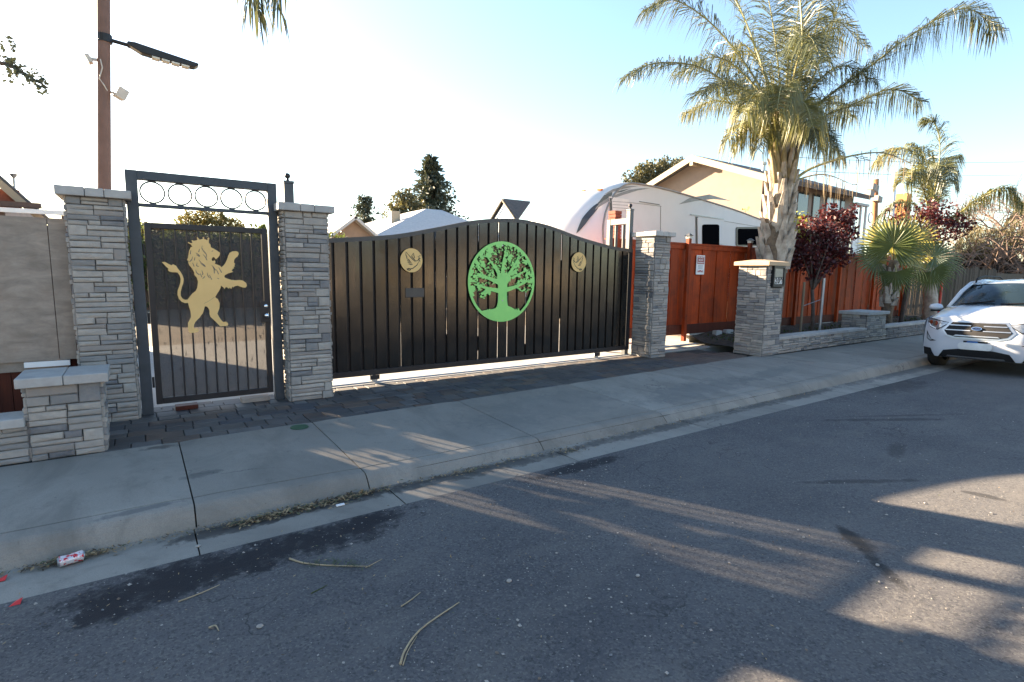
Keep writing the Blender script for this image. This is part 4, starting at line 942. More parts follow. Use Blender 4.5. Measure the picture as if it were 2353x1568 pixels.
# --- house at the far left edge: gable end over the plywood, with a lean-to roof
_B = MB.build
def _nb(s_, *a_, **k_):
    s_.v = [(v[0]*.871, v[1]*.871, 1.6+(v[2]-1.6)*.871) for v in s_.v]; return _B(s_, *a_, **k_)
MB.build = _nb
h = empty('side_house', (-2.8,13,0), 'brown house with sloping roof edge above the plywood panel at far left', 'house')
m = MB(); m.bb(-4.3,-2.05,14.1,19,-.7,2.9); m.build('wall', MT['brownwall'], h)
slab([(-2.9,13.8,4.32),(-1.36,13.8,2.55),(-1.36,14.5,2.55),(-2.9,14.5,4.32)], .10, 'roof', MT['shingle'], h); slab([(-2.903,13.8,4.32),(-4.6,13.8,2.5),(-4.6,14.5,2.5),(-2.903,14.5,4.32)], .10, 'roof', MT['shingle'], h)
m = MB(); 
a, b = (-2.9,4.27), (-1.36,2.50)
m.add([(a[0],13.76,a[1]-.18),(b[0],13.76,b[1]-.18),(b[0],13.76,b[1]),(a[0],13.76,a[1]),(a[0],13.795,a[1]-.18),(b[0],13.795,b[1]-.18),(b[0],13.795,b[1]),(a[0],13.795,a[1])],[(0,1,2,3),(7,6,5,4),(0,4,5,1),(3,2,6,7),(1,5,6,2)]); m.build('rake_board', MT['fascia'], h)
m = MB(); m.bb(-2.02,-1.72,13.9,14.08,2.62,3.0); m.build('brick_panel', MT['brick'], h)
m = MB(); m.bb(-2.1,-1.38,13.5,13.7,2.66,2.75); m.build('beam', MT['trim'], h)
m = MB(); m.bb(-2.1,-1.0,13.45,13.55,2.55,2.63); m.build('white_beam', MT['white'], h)
for x in (-1.95,-1.05):
    m = MB(); m.bb(x-.05,x+.05,13.56,13.66,-.7,2.55); m.build('beam_post', MT['trim'], h)
m = MB(); m.lathe((-1.83,14.4,2.85),[(.02,0),(.02,.42),(.07,.5),(0,.52)],8); m.build('roof_vent', MT['galv'], h)
MB.build = _B
# --- houses across the street (behind the camera, mirrored in the black gate and car glass)
for k, (x0,x1,y0,mm) in enumerate(((-14,-3,-15,'stucco'),(0,10,-16,'brownwall'),(14,26,-15.5,'fascia'))):
    h = empty('opposite_house', ((x0+x1)/2,y0-3,0), ('pale stucco house across the street, left of the camera','brown plaster house across the street, behind the camera','cream house across the street, right of the camera')[k], 'house', 'houses across the street')
    m = MB(); m.bb(x0,x1,y0-7,y0,-.1,3.0); m.build('wall', MT[mm], h)
    slab([(x0-.5,y0+.6,2.9),(x1+.5,y0+.6,2.9),(x1+.5,y0-3.5,4.9),(x0-.5,y0-3.5,4.9)], .15, 'roof', MT['shingle'], h); slab([(x0-.5,y0-7.6,2.9),(x1+.5,y0-7.6,2.9),(x1+.5,y0-3.503,4.9),(x0-.5,y0-3.503,4.9)], .15, 'roof', MT['shingle'], h)
    for a in (.12,.62):
        xx = x0+(x1-x0)*a; m = MB(); m.bb(xx,xx+2.2,y0+.004,y0+.05,1.0,2.3); w = m.build('window', MT['white'], h); m = MB(); m.bb(xx+.1,xx+2.1,y0+.052,y0+.06,1.1,2.2); m.build('pane', MT['glass'], w)
m = MB(); m.bb(-60,80,-13,-9,-.16,-.03); m.build('far_sidewalk', MT['concrete'], kind='structure')

# ================================================================ LAMP POLE, UTILITY POLES, WIRES
PLY = 9.5
lpz = lambda x, y: atY(x, y, PLY)
sp_ = empty('street_lamp', (-.46,PLY,0), 'brown pole behind the left pillar with long dark lamp head', 'street lamp')
b0, b1 = lpz(240,430), lpz(238,0); dirp = (b1-b0)/(b1.z-b0.z)
m = MB(); m.tube([b0-dirp*(b0.z+.1), b0, b1, b0+dirp*4.2], [.085,.079,.074,.07], 14); m.build('pole', pm('brown_pole', (.20,.115,.09), (.15,.085,.065), 5, .75, 0, .2), sp_, smooth=True, angle=50)
pts = [lpz(244,90), lpz(262,95), lpz(297,105)]
m = MB(); m.tube(pts, [.028,.026,.026], 10); arm = m.build('arm', MT['black_metal'], sp_, smooth=True, angle=50)
m = MB(); c = lpz(240,89); m.tube([c-Vector((0,0,.05)),c+Vector((0,0,.05))], .088, 14); m.build('clamp', MT['black_metal'], arm)
up_ = [(292,98),(312,101),(455,149),(456,154),(447,158)]; lo_ = [(440,157),(345,131),(325,125),(300,109),(292,106)]
m = MB(); poly = [(lambda q: (q.x, q.z))(lpz(*p)) for p in up_+lo_]
m.prism(poly, lambda p: (p[0], PLY+.075, p[1]), lambda p: (p[0], PLY-.075, p[1])); head = bevel(m.build('lamp_head', MT['black_metal'], sp_), .012)
for k in range(4):
    a, b = lpz(349+k*22.5, 133+k*6.1), lpz(367+k*22.5, 138+k*6.1)
    m = MB(); d_ = b-a; nn = Vector((d_.z,0,-d_.x)).normalized()*.016
    if nn.z > 0: nn = -nn
    q = [a+nn, b+nn, b-nn*.3, a-nn*.3]
    m.add([(p.x,PLY-.079,p.z) for p in q]+[(p.x,PLY+.05,p.z) for p in q], [(0,1,2,3),(7,6,5,4),(0,4,5,1),(1,5,6,2),(3,2,6,7),(0,3,7,4)]); m.build('led_panel', pm('led_lens', (.62,.58,.48), (.5,.47,.4), 30, .35), head)
wp = pm('cream_plastic', (.55,.50,.44), (.48,.44,.38), 8, .5)
c = lpz(230,138); e = lpz(206,135)
m = MB(); m.tube([c, lpz(215,137), e], [.02,.02,.025], 8); m.box(tuple(e+Vector((-.01,0,-.01))), (.10,.14,.05), R=Matrix.Rotation(rad(65),3,'Y')); m.build('sensor', wp, sp_, label='small cream sensor on left side of pole')
c = lpz(248,212); e = lpz(270,214)
m = MB(); m.tube([c, e], [.015,.015], 8); m.box(tuple(e+Vector((.03,0,0))), (.13,.16,.14), R=Matrix.Rotation(rad(25),3,'Y')@Matrix.Rotation(rad(20),3,'Z')); m.build('flood_lamp', wp, sp_, label='small square cream flood lamp on right side of pole')
m = MB(); m.tube([lpz(231,140)+Vector((0,-.07,0)), lpz(236,160)+Vector((0,-.085,0)), lpz(229,185)+Vector((0,-.085,0)), lpz(240,200)+Vector((0,-.085,0)), lpz(247,212)+Vector((0,-.06,0))], .008, 6); m.build('cable', wp, sp_)
up1 = empty('utility_pole', (34.6,14,0), 'orange brown utility pole with grey meter boxes beside the two storey house', 'utility pole')
a, b = atY(2006,600,14), atY(2013,412,14)
m = MB(); m.tube([(a.x,14,0),a,b], [.17,.16,.14], 10); m.build('pole', pm('orange_brown_wood', (.34,.15,.06), (.26,.11,.045), 7, .8), up1, smooth=True)
for (x,y,w,hh) in ((2006,432,.75,.35),(1998,446,.5,.3),(2016,458,.55,.3)):
    c = atY(x,y,13.75); m = MB(); m.box(tuple(c), (w,.3,hh), R=Matrix.Rotation(rad(8),3,'Y')); m.build('box', pm('weathered_grey_box', (.33,.30,.26), (.25,.23,.2), 7, .8), up1)
for (x,y) in ((2000,500),(2000,540)):
    c = atY(x,y,13.75); m = MB()
    for q in range(16):
        t0, t1 = 2*math.pi*q/16, 2*math.pi*(q+1)/16
        m.tube([c+Vector((.22*math.cos(t0),0,.28*math.sin(t0))), c+Vector((.22*math.cos(t1),0,.28*math.sin(t1)))], .04, 6, cap=False)
    m.build('cable_loop', MT['white'], up1)
up2 = empty('wooden_post', (37.6,14.3,0), 'short sunlit orange wooden post beside a white pole behind the palms', 'post')
a, b = atY(2066,600,14.3), atY(2066,442,14.3)
m = MB(); m.bb(a.x-.36,a.x+.36,14.1,14.7,-.1,b.z); m.build('shaft', pm('orange_wood', (.46,.20,.07), (.34,.14,.05), 7, .8), up2)
wp2 = empty('white_pole', (36.8,14.6,0), 'thin white pole rising left of the orange wooden post', 'pole')
a, b = atY(2046,560,14.6), atY(2056,395,14.6)
m = MB(); m.tube([(a.x-.3,14.6,0),a,b],[.14,.14,.12],10); m.build('shaft', MT['white'], wp2, smooth=True)
wirem = MT['black_metal']
for k, (x0,y0,x1,y1) in enumerate(((1830,362,2500,368),(1830,392,2500,398))):
    P = [atY(x0+(x1-x0)*q/14, y0+(y1-y0)*q/14 + 9*math.sin(math.pi*q/14), 26) for q in range(15)]
    m = MB(); m.tube(P, .022, 5); m.build('overhead_wire', wirem, label=('upper thin overhead wire crossing the sky at right','lower thin overhead wire crossing the sky at right')[k], cat='wire', group='overhead wires')
# ================================================================ VEGETATION
MT['palm'] = leafmat('palm_leaf', (.115,.125,.06), (.06,.072,.034), .3, .35, 2.5, .6)
MT['palm_y'] = leafmat('yellowing_palm_leaf', (.19,.175,.065), (.10,.115,.04), .35, .4, 2.0)
MT['palm_d'] = leafmat('dry_palm_leaf', (.32,.24,.14), (.20,.15,.09), .2, .7, 3)
MT['rachis'] = pm('frond_stem', (.30,.27,.11), (.20,.19,.07), 6, .6)
MT['boot'] = pm('palm_boot', (.50,.43,.35), (.17,.135,.105), 5, .9, 0, .6, .02, 30)
MT['fibre'] = pm('palm_fibre', (.20,.14,.09), (.09,.065,.045), 14, .95, 0, .8, .02, 40)
MT['fan'] = leafmat('fan_palm_leaf', (.15,.18,.055), (.07,.095,.03), .35, .4, 1.2, .6)
MT['fan_y'] = leafmat('pale_fan_leaf', (.50,.46,.20), (.30,.31,.11), .4, .45, 1.2)
MT['plum'] = leafmat('purple_plum_leaf', (.105,.022,.025), (.045,.012,.016), .3, .4, 6)
MT['bark'] = pm('dark_bark', (.10,.075,.06), (.055,.042,.035), 12, .95, 0, .7, .01, 40)
MT['twig'] = pm('bare_twig', (.22,.16,.125), (.14,.10,.08), 6, .9, 0, .2)
MT['twig_p'] = pm('pinkish_twig', (.17,.115,.09), (.10,.07,.055), 6, .9, 0, .2)
MT['conifer'] = leafmat('conifer_needles', (.075,.088,.06), (.04,.05,.036), .15, .6, 1.5)
MT['greyleaf'] = leafmat('olive_grey_leaf', (.13,.125,.065), (.07,.07,.038), .25, .6, 1.2)
MT['goldleaf'] = leafmat('golden_oak_leaf', (.20,.155,.05), (.08,.078,.028), .3, .6, .35)  # leaf colour mixed from gold and dark olive by noise
MT['greenleaf'] = leafmat('green_leaf', (.10,.13,.04), (.05,.07,.022), .3, .5, 1.2)
MT['limeleaf'] = leafmat('yellow_green_leaf', (.42,.40,.07), (.22,.25,.05), .4, .5, 3)
def rv3(): 
    v = Vector((random.gauss(0,1),random.gauss(0,1),random.gauss(0,1))); return v.normalized() if v.length > 1e-4 else Vector((0,0,1))
def frond(parent, pts, mat, n=70, ll=.55, droop=.5, w=.016, r0=.028, start=.15, spread=.9, name='frond', stem='rachis', hang=0.0):
    C = smooth_curve(pts, 26); L = sum((C[i+1]-C[i]).length for i in range(25))
    m = MB(); m.tube(C, [r0*(1-.85*i/25) for i in range(26)], 5, mi=1)
    for i in range(n):
        t = start+(1-start)*(i+rnd())/n; f = t*25; j = min(int(f), 24); p = C[j].lerp(C[j+1], f-j); T = (C[j+1]-C[j]).normalized()
        S = T.cross(Vector((0,0,1)))
        if S.length < .15: S = T.cross(RT)
        S.normalize(); Nn = S.cross(T).normalized()
        for s in (-1,1):
            l = ll*(.45+.75*math.sin(math.pi*min(1,(t-start)/(1-start)*.85+.12)))*U(.75,1.15)
            d = (S*s*spread*U(.75,1.1) + T*U(.35,.8) + Nn*U(-.25,.55)).normalized()
            g = Vector((0,0,-1)); a = p; b = p+d*l*.42+g*l*.10*droop; c = p+d*l*(.80-.25*droop)+g*l*(.42+.3*hang)*droop*U(.7,1.2); e = c+(d*(.30-.15*hang)+g*(.5*droop+hang*.5)).normalized()*l*.25
            W = T.cross(d).cross(d)
            W = (T*.6+rv3()*.5); W = (W-d*W.dot(d)).normalized()*w*U(.7,1.2)
            m.add([a-W*.5,a+W*.5,b+W,b-W,c+W*.7,c-W*.7,e], [(0,1,2,3),(3,2,4,5),(5,4,6)])
    return m.build(name, [mat, MT[stem]], parent, fixn=False)
def boots(parent, base, top_, r0, r1, n, size, name='leaf_base', z0=.1):
    for i in range(n):
        t = z0+(1-z0)*(i+.3*rnd())/n; a = i*2.4+U(-.3,.3); p = base.lerp(top_, t); r = r0+(r1-r0)*t
        o = Vector((math.cos(a),math.sin(a),0)); s = Vector((-o.y,o.x,0)); h = size*U(.8,1.25)*(.7+.6*t); w = r*U(.45,.8)
        m = MB(); rows = []
        for q in range(5):
            u = q/4; ww = w*(1-.75*u)*(1 if q else .9); out = r*(.97+.08*u)+.11*u*u*size+.02
            c = p+o*out+Vector((0,0,h*(u-.25)))
            rows.append([c-s*ww+o*-.05*(1-u), c+o*.045*(1-u*.5), c+s*ww+o*-.05*(1-u)])
        vs_ = [v for r_ in rows for v in r_]; vb = [v-o*.035 for v in vs_]
        fs_ = [(q*3+k,q*3+k+1,q*3+k+4,q*3+k+3) for q in range(4) for k in range(2)]
        m.add(vs_, fs_); m.add(vb, [f[::-1] for f in fs_])
        e = [0,3,6,9,12,13,14,11,8,5,2,1]; b0 = 0
        for k in range(len(e)): m.f.append((e[k],e[(k+1)%12],e[(k+1)%12]+15,e[k]+15)); m.m.append(0)
        m.build(name, MT['boot'], parent, smooth=True, angle=50)
def trunk(parent, pts, rs, mat, n=14, name='trunk', rough=.0):
    m = MB(); C = smooth_curve(pts, 24); R_ = [interp(np.linspace(0,1,len(rs)), rs, i/23) for i in range(24)]
    m.tube(C, R_, n)
    if rough: m.v = [tuple(Vector(v)+Vector((1,1,0))*rough*noise.noise(Vector(v)*5)) for v in m.v]
    return m.build(name, mat, parent, smooth=True)
# --- big queen palm
DB = 13.2; B = lambda x, y, dz=0.0: atD(x, y, DB+dz)
p0 = B(1778,600); p1 = B(1803,345)
qp = empty('queen_palm', (p0.x,p0.y,0), 'tall feather palm with thick shaggy trunk behind the mailbox pillar', 'palm tree')
base = Vector((p0.x-.02,p0.y,.0))
trunk(qp, [base, p0, B(1783,500), B(1795,420), p1], [.29,.29,.26,.22,.17], MT['fibre'], 16, rough=.05)
boots(qp, Vector((p0.x,p0.y,1.5)), p1, .345, .21, 84, .72)
for (x0,y0,x1,y1,w) in ((1790,400,1775,300,.08),(1800,410,1800,290,.09),(1812,410,1825,300,.08),(1820,420,1838,320,.07),(1785,420,1768,330,.07)):
    m = MB(); m.tube([B(x0,y0,-.25),B((x0+x1)/2,(y0+y1)/2,-.28),B(x1,y1,-.22)], [w,w*.85,w*.5], 8); m.build('sheath', pm('frond_sheath',(.40,.31,.16),(.26,.20,.11),7,.8,0,.4,.01), qp, smooth=True)
FR = [  # control points (x, y, depth offset), material, leaflets, length, droop
 ([(1802,330,0),(1815,180,.2),(1832,40,.5),(1850,-140,.9)],'palm',110,.95,.35,.9),
 ([(1800,330,.1),(1790,170,.6),(1770,20,1.2),(1740,-110,2.0)],'palm',100,.95,.45,.9),
 ([(1806,330,.1),(1850,190,.9),(1880,40,1.6),(1905,-90,2.4)],'palm',100,.9,.5,.9),
 ([(1795,320,0),(1740,190,.1),(1640,60,.2),(1545,0,.2),(1480,25,.2)],'palm',105,.85,.7,.8),
 ([(1795,325,-.1),(1720,240,-.4),(1620,160,-.8),(1510,145,-1.1),(1430,180,-1.3)],'palm',105,.62,.75,.85),
 ([(1797,335,0),(1740,270,.5),(1650,232,1.0),(1570,262,1.4)],'palm_y',90,.65,.95,.8),
 ([(1810,330,0),(1880,240,0),(1990,160,0),(2110,70,0),(2220,20,0),(2290,70,0)],'palm',140,.95,.95,.75),
 ([(1812,330,.2),(1870,280,.4),(1960,240,.7),(2050,205,.9),(2118,235,1.0)],'palm',115,.85,.95,.75),
 ([(1810,330,.1),(1855,260,1.2),(1900,230,2.4),(1960,270,3.4)],'palm',90,.8,1.0,.8),
 ([(1800,335,-.1),(1775,240,-1.0),(1740,210,-2.0),(1705,260,-2.7)],'palm_y',95,.8,1.05,.8),
 ([(1802,335,-.1),(1800,230,-1.1),(1795,200,-2.0),(1785,255,-2.7)],'palm_y',95,.8,1.05,.8),
 ([(1806,335,-.1),(1830,250,-1.0),(1850,240,-1.9),(1868,290,-2.4)],'palm_y',80,.75,1.05,.8),
 ([(1798,340,0),(1755,290,-.6),(1712,280,-1.0),(1672,320,-1.3)],'palm_y',80,.7,1.1,.8),
 ([(1795,330,.2),(1740,240,1.2),(1690,190,2.2),(1640,200,3.0)],'palm',90,.8,.9,.8),
 ([(1808,330,.0),(1860,200,-.4),(1905,80,-.8),(1950,-60,-1.2)],'palm',90,.85,.6,.8),
 ([(1805,330,0),(1842,130,-.5),(1835,-40,-.8),(1820,-170,-1.0)],'palm',90,.9,.5,.9),
 ([(1798,330,0),(1750,150,.4),(1690,0,.7),(1620,-90,1.0)],'palm',90,.85,.6,.85),
 ([(1812,340,.1),(1850,310,.4),(1895,310,.6),(1930,360,.7)],'palm',70,.7,1.1,.8),
]
for q in range(7):       # fuller crown: more arching fronds all round, half of them on the far side
    an = q*2.4+.5; ca, sa = math.cos(an), math.sin(an); hgt = U(130,300); rx = U(90,170)
    FR.append(([(1802,330,0),(1802+rx*.4*ca,330-hgt*.6,.9*sa),(1802+rx*ca,330-hgt*.95,2.0*sa),(1802+rx*1.6*ca,330-hgt*.75,2.9*sa)],'palm' if q % 3 else 'palm_y',75,U(.7,.85),U(.7,1.0),.8))
for q in range(5):
    an = q*1.3+.3; FR.append(([(1802,340,0),(1802+40*math.cos(an),290,.5*math.sin(an)),(1802+85*math.cos(an),285,1.1*math.sin(an)),(1802+118*math.cos(an),345,1.5*math.sin(an))],'palm_y' if q%2 else 'palm',55,.6,1.1,.7))
for pts, mt, n_, ll, dr, sp2 in FR:
    frond(qp, [B(*p) for p in pts], MT[mt], int(n_*2.0), ll, dr, .0095, .035, .12, sp2, hang=.5 if dr > .9 else .2)
frond(qp, [B(1822,415,0),(B(1870,385,.1)),B(1960,358,.2),B(2030,352,.3),B(2085,372,.4)], MT['palm_d'], 26, .75, 1.2, .010, .04, .25, .5, hang=1.2)
frond(qp, [B(1815,425,0),(B(1850,408,.2)),B(1900,402,.4),B(1960,425,.6)], MT['palm_d'], 16, .5, 1.2, .010, .03, .25, .5, hang=1.2)
# dry flower stalk hanging between the fronds
frond(qp, [B(1800,300,-.5),B(1815,235,-1.2),B(1812,215,-1.6),B(1775,230,-2.0)], MT['palm_d'], 30, .4, 1.2, .008, .02, .3, .5, name='flower_stalk', hang=1.0)
# --- second, smaller queen palm
b2 = atY(2140,724,7.3); D2 = 19.0; B2 = lambda x, y, dz=0.0: atD(x, y, D2+dz)
g2 = B2(2136,720)
q2 = empty('queen_palm', (g2.x,g2.y,0), 'smaller feather palm with grey trunk left of the white car', 'palm tree')
trunk(q2, [Vector((g2.x,g2.y,0)), B2(2138,700), B2(2136,640), B2(2138,560), B2(2142,500)], [.24,.22,.20,.17,.13], MT['boot'], 12, rough=.06)
boots(q2, B2(2137,690), B2(2140,520), .20, .15, 10, .5)
for pts, mt, n_, ll, dr in (
 ([(2142,510,0),(2150,430,0),(2160,350,0),(2150,285,0),(2125,280,.2)],'palm',110,.85,.4),
 ([(2140,500,0),(2130,420,.4),(2100,350,.9),(2050,345,1.4),(2010,375,1.7)],'palm_y',95,.85,.9),
 ([(2140,510,0),(2120,430,-.5),(2095,390,-.9),(2070,420,-1.3)],'palm_y',90,.8,1.0),
 ([(2138,520,0),(2100,470,.3),(2050,470,.5),(2005,520,.8)],'palm',70,.6,1.0),
 ([(2145,515,0),(2190,500,-.3),(2250,455,-.6),(2310,432,-.8),(2345,470,-1.0)],'palm_y',110,.75,1.0),
 ([(2145,500,0),(2170,420,.6),(2180,370,1.2),(2200,360,1.8)],'palm',80,.75,.8),
 ([(2143,505,0),(2135,410,.9),(2120,350,1.6),(2090,330,2.2)],'palm_y',80,.8,.9),
 ([(2143,510,0),(2150,420,-.6),(2170,380,-1.2),(2185,420,-1.8)],'palm',80,.75,1.0)):
    frond(q2, [B2(*p) for p in pts], MT[mt], int(n_*1.7), ll, dr, .013, .03, .12, .8, hang=.5)
# --- frond of a palm standing off to the left, hanging into the top of the picture
q3 = empty('queen_palm', (-2.6,7.8,0), 'feather palm off the left edge whose frond tip hangs in at the top', 'palm tree')
trunk(q3, [(-2.6,7.8,0),(-2.55,7.8,3),(-2.5,7.75,5.6)], [.24,.19,.16], MT['boot'], 10, rough=.05)
tip = atY(586,45,6.6)
frond(q3, [(-2.5,7.75,5.6),(-1.5,7.4,6.3),(.1,6.9,6.0),(tip.x-.12,6.65,tip.z+.75),tip+Vector((0,0,.15))], MT['palm'], 110, .6, .9, .012, .03, .15, .7, hang=.6)
frond(q3, [(-2.5,7.75,5.6),(-1.4,7.2,6.6),(.3,6.7,6.5),(atY(632,40,6.5).x,6.5,tip.z+.95),atY(638,20,6.5)], MT['palm'], 90, .5, .9, .010, .03, .15, .7, hang=.6)
for a in range(7):
    an = 1.2+a*.75; frond(q3, [(-2.5,7.75,5.6),(-2.5+math.cos(an)*1.3,7.75+math.sin(an)*1.3,6.7),(-2.5+math.cos(an)*2.4,7.75+math.sin(an)*2.4,6.3)], MT['palm'], 60, .7, .9, .016, .03, .15, .8)
# --- fan palm
fb = atY(2040,716,6.95); FD = (Vector((fb.x,fb.y,1.6))-EYE).dot(FW); F = lambda x, y, dz=0.0: atD(x, y, FD+dz)
fpm = empty('fan_palm', (fb.x,fb.y,0), 'short fan palm with spiky round leaves behind the stone planter block', 'palm tree')
trunk(fpm, [Vector((fb.x,fb.y,0)), F(2040,700), F(2046,640), F(2054,600)], [.15,.16,.16,.12], MT['fibre'], 12, rough=.06)
boots(fpm, F(2040,712), F(2050,620), .19, .17, 30, .32)
def fan(parent, hub, c, tipdir, R_, mat, n=42, face=None, span=300, droop=.25):
    m = MB(); c = Vector(c); f = (face or (EYE-c)).normalized(); t = Vector(tipdir); t = (t-f*t.dot(f)).normalized(); s = f.cross(t)
    m.tube([hub, (Vector(hub)+c)/2+Vector((0,0,.05)), c], [.03,.02,.015], 6, mi=1)
    for i in range(n):
        a = rad(-span/2+span*i/(n-1)); l = R_*(.72+.28*math.cos(a*.5))*U(.9,1.06); d = (t*math.cos(a)+s*math.sin(a)).normalized(); wv = (s*math.cos(a)-t*math.sin(a))
        w = R_*math.tan(rad(span/(n-1)/2))
        k1 = c+d*l*.5+f*.02*(i%2); e = c+d*l*.8+Vector((0,0,-droop*l*.12)); tp = c+d*l*.98+Vector((0,0,-droop*l*.42*U(.5,1.4)))+f*U(-.04,.04)
        hw = w*.5
        m.add([c, k1-wv*hw, k1+f*R_*.02, k1+wv*hw, e-wv*hw*.45, e+wv*hw*.45, tp], [(0,1,2),(0,2,3),(1,4,2),(2,4,5),(2,5,3),(4,6,5)])
    return m.build('fan_leaf', [mat, MT['rachis']], parent, fixn=False)
hub = F(2054,605)
upv = Vector((0,0,1))
fan(fpm, hub, F(2052,566,-.5), upv*1+RT*.12, 1.06, MT['fan'], 46)
fan(fpm, hub, F(2095,585,.25), RT*1+upv*.15, 1.0, MT['fan_y'], 36, face=Vector((-.25,-.8,.6)))
fan(fpm, hub, F(2148,590,.1), RT*1+upv*.35, .95, MT['fan'], 38, face=Vector((-.5,-.6,.6)))
fan(fpm, hub, F(2040,575,.5), upv*1-RT*.3, 1.15, MT['fan_y'], 40, face=Vector((-.5,-.7,.15)))
fan(fpm, hub, F(2085,560,.6), upv*1+RT*.5, 1.25, MT['fan_y'], 40, face=Vector((-.6,-.6,.2)))
fan(fpm, hub, F(2015,600,.2), -RT*1+upv*.1, .9, MT['fan'], 34, face=Vector((-.3,-.7,.6)), droop=.6)
fan(fpm, hub, F(2060,625,-.3), -upv*1+RT*.2, .75, MT['fan'], 30, span=200, droop=.5)
fan(fpm, hub, F(2140,625,-.1), -upv*.8+RT*.5, .7, MT['fan'], 30, span=220, droop=.5)
# --- leafy crowns
def crown(parent, blobs, n, size, mat, name='crown', shell=.5, flat=.0, aspect=.55):
    m = MB(); tot = sum(b[1]*b[2]*b[3] for b in blobs)
    for (c, rx, ry, rz_) in blobs:
        c = Vector(c)
        for i in range(int(n*rx*ry*rz_/tot)):
            v = rv3(); r = (shell+(1-shell)*rnd()**.7) if rnd() < .75 else rnd()
            p = c+Vector((v.x*rx*r, v.y*ry*r, v.z*rz_*r)); 
            p += Vector((noise.noise(p*1.7),noise.noise(p*1.7+Vector((9,0,0))),noise.noise(p*1.7+Vector((0,9,0)))))*min(rx,rz_)*.35
            a = rv3(); b = a.cross(rv3()).normalized(); s = size*U(.6,1.3)
            m.add([p-a*s, p+b*s*aspect, p+a*s, p-b*s*aspect], [(0,1,2,3)])
    return m.build(name, mat, parent, fixn=False)
def limbs(parent, base, tips, r, mat, name='limb', bend=.25, n=6):
    for t in tips:
        base = Vector(base); t = Vector(t); mid = base.lerp(t,.5)+rv3()*(t-base).length*bend*.3
        m = MB(); m.tube(smooth_curve([base, mid, t], 7), [r*(1-.8*i/6) for i in range(7)], n); m.build(name, mat, parent, smooth=True)
# plum 1 in front of the red fence
pb = Vector((14.15,6.9,.1)); PD = (pb+Vector((0,0,1.5))-EYE).dot(FW); A = lambda x, y, dz=0.0: atD(x, y, PD+dz)
pl = empty('plum_tree', pb, 'small purple leaved tree with upright crown in front of the red fence', 'tree')
trunk(pl, [pb, A(1868,710), A(1866,665)], [.05,.045,.04], MT['bark'], 8)
tips = [A(*p) for p in ((1840,580,-.2),(1830,520,.1),(1860,500,-.3),(1890,480,.2),(1935,480,0),(1955,500,.3),(1905,560,-.4),(1945,560,.1),(1865,560,.4),(1880,610,-.2))]
limbs(pl, A(1866,668), tips, .032, MT['bark'])
bl = [(A(1860,585),.48,.45,.42),(A(1900,560),.5,.45,.45),(A(1930,510,.2),.42,.35,.38),(A(1875,525,-.1),.45,.4,.35),(A(1840,560,.2),.35,.35,.4),(A(1905,490,.1),.36,.3,.26),(A(1868,625),.26,.26,.35),(A(1950,482,.2),.24,.2,.2),(A(1935,590,.2),.36,.3,.3),(A(1955,540,.2),.28,.25,.3),(A(1835,600,.1),.30,.3,.35),(A(1895,610,.1),.3,.3,.3)]
crown(pl, bl, 4000, .055, MT['plum'], shell=.3)
# its stakes
st1 = A(1846,770); m = MB(); q = Vector((13.75,7.0,.05)); 
m.tube([q, Vector((q.x,q.y,1.45))], .03, 8); m.build('wooden_stake', MT['stake'], label='thin wooden stake left of the staked purple tree', cat='stake')
q = Vector((14.2,6.75,.05)); m = MB(); m.tube([q, Vector((q.x,q.y,1.55))], .035, 10); m.build('metal_post', MT['galv'], label='shiny galvanised pipe standing beside the purple tree', cat='post')
m = MB(); m.tube([(13.76,6.97,.86),(14.17,6.76,1.02)], .012, 6); m.build('tree_tie', MT['galv'], label='short wire tie between stake and galvanised pipe', cat='tie')
# plum 2 further right
pb = Vector((19.9,7.0,.1)); PD2 = (pb+Vector((0,0,1.5))-EYE).dot(FW); A2 = lambda x, y, dz=0.0: atD(x, y, PD2+dz)
pl2 = empty('plum_tree', pb, 'sparse purple leaved tree rising behind the fan palm', 'tree')
trunk(pl2, [pb, A2(2084,660), A2(2100,600), A2(2120,560)], [.07,.06,.05,.04], MT['bark'], 8)
limbs(pl2, A2(2115,570), [A2(*p) for p in ((2060,500,.3),(2100,470,-.3),(2140,460,.2),(2170,470,0),(2200,500,.3),(2180,540,-.2),(2220,530,.2))], .04, MT['bark'])
crown(pl2, [(A2(2150,490),.7,.6,.5),(A2(2180,520),.7,.6,.5),(A2(2120,500),.4,.5,.5),(A2(2060,500),.35,.4,.45),(A2(2150,550),.55,.5,.4),(A2(2215,520),.45,.4,.35),(A2(2130,580),.4,.4,.35)], 1900, .055, MT['plum'], shell=.2)
# lime shrub behind the palm, small sunlit bush behind the trailer
s = empty('shrub', (16.6,9.2,0), 'bright yellow green shrub between palm trunk and purple tree', 'shrub')
c = atD(1836,512,16.5); crown(s, [(c,.3,.3,.4),(c-Vector((0,0,.6)),.45,.4,.5),(c-Vector((0,0,1.4)),.5,.5,.7)], 1200, .06, MT['limeleaf'], shell=.2); limbs(s, (c.x,c.y,0), [c, c+Vector((.2,0,-.3)), c+Vector((-.2,.1,-.2))], .03, MT['bark'])
s = empty('shrub', (19.5,12.2,0), 'small golden bush tip above the trailer roof', 'shrub')
c = atD(1714,482,21.5); crown(s, [(c,.16,.16,.13),(c-Vector((0,0,.8)),.3,.3,.7)], 260, .06, MT['limeleaf'], shell=.2); limbs(s, (c.x,c.y,0), [c], .04, MT['bark'])
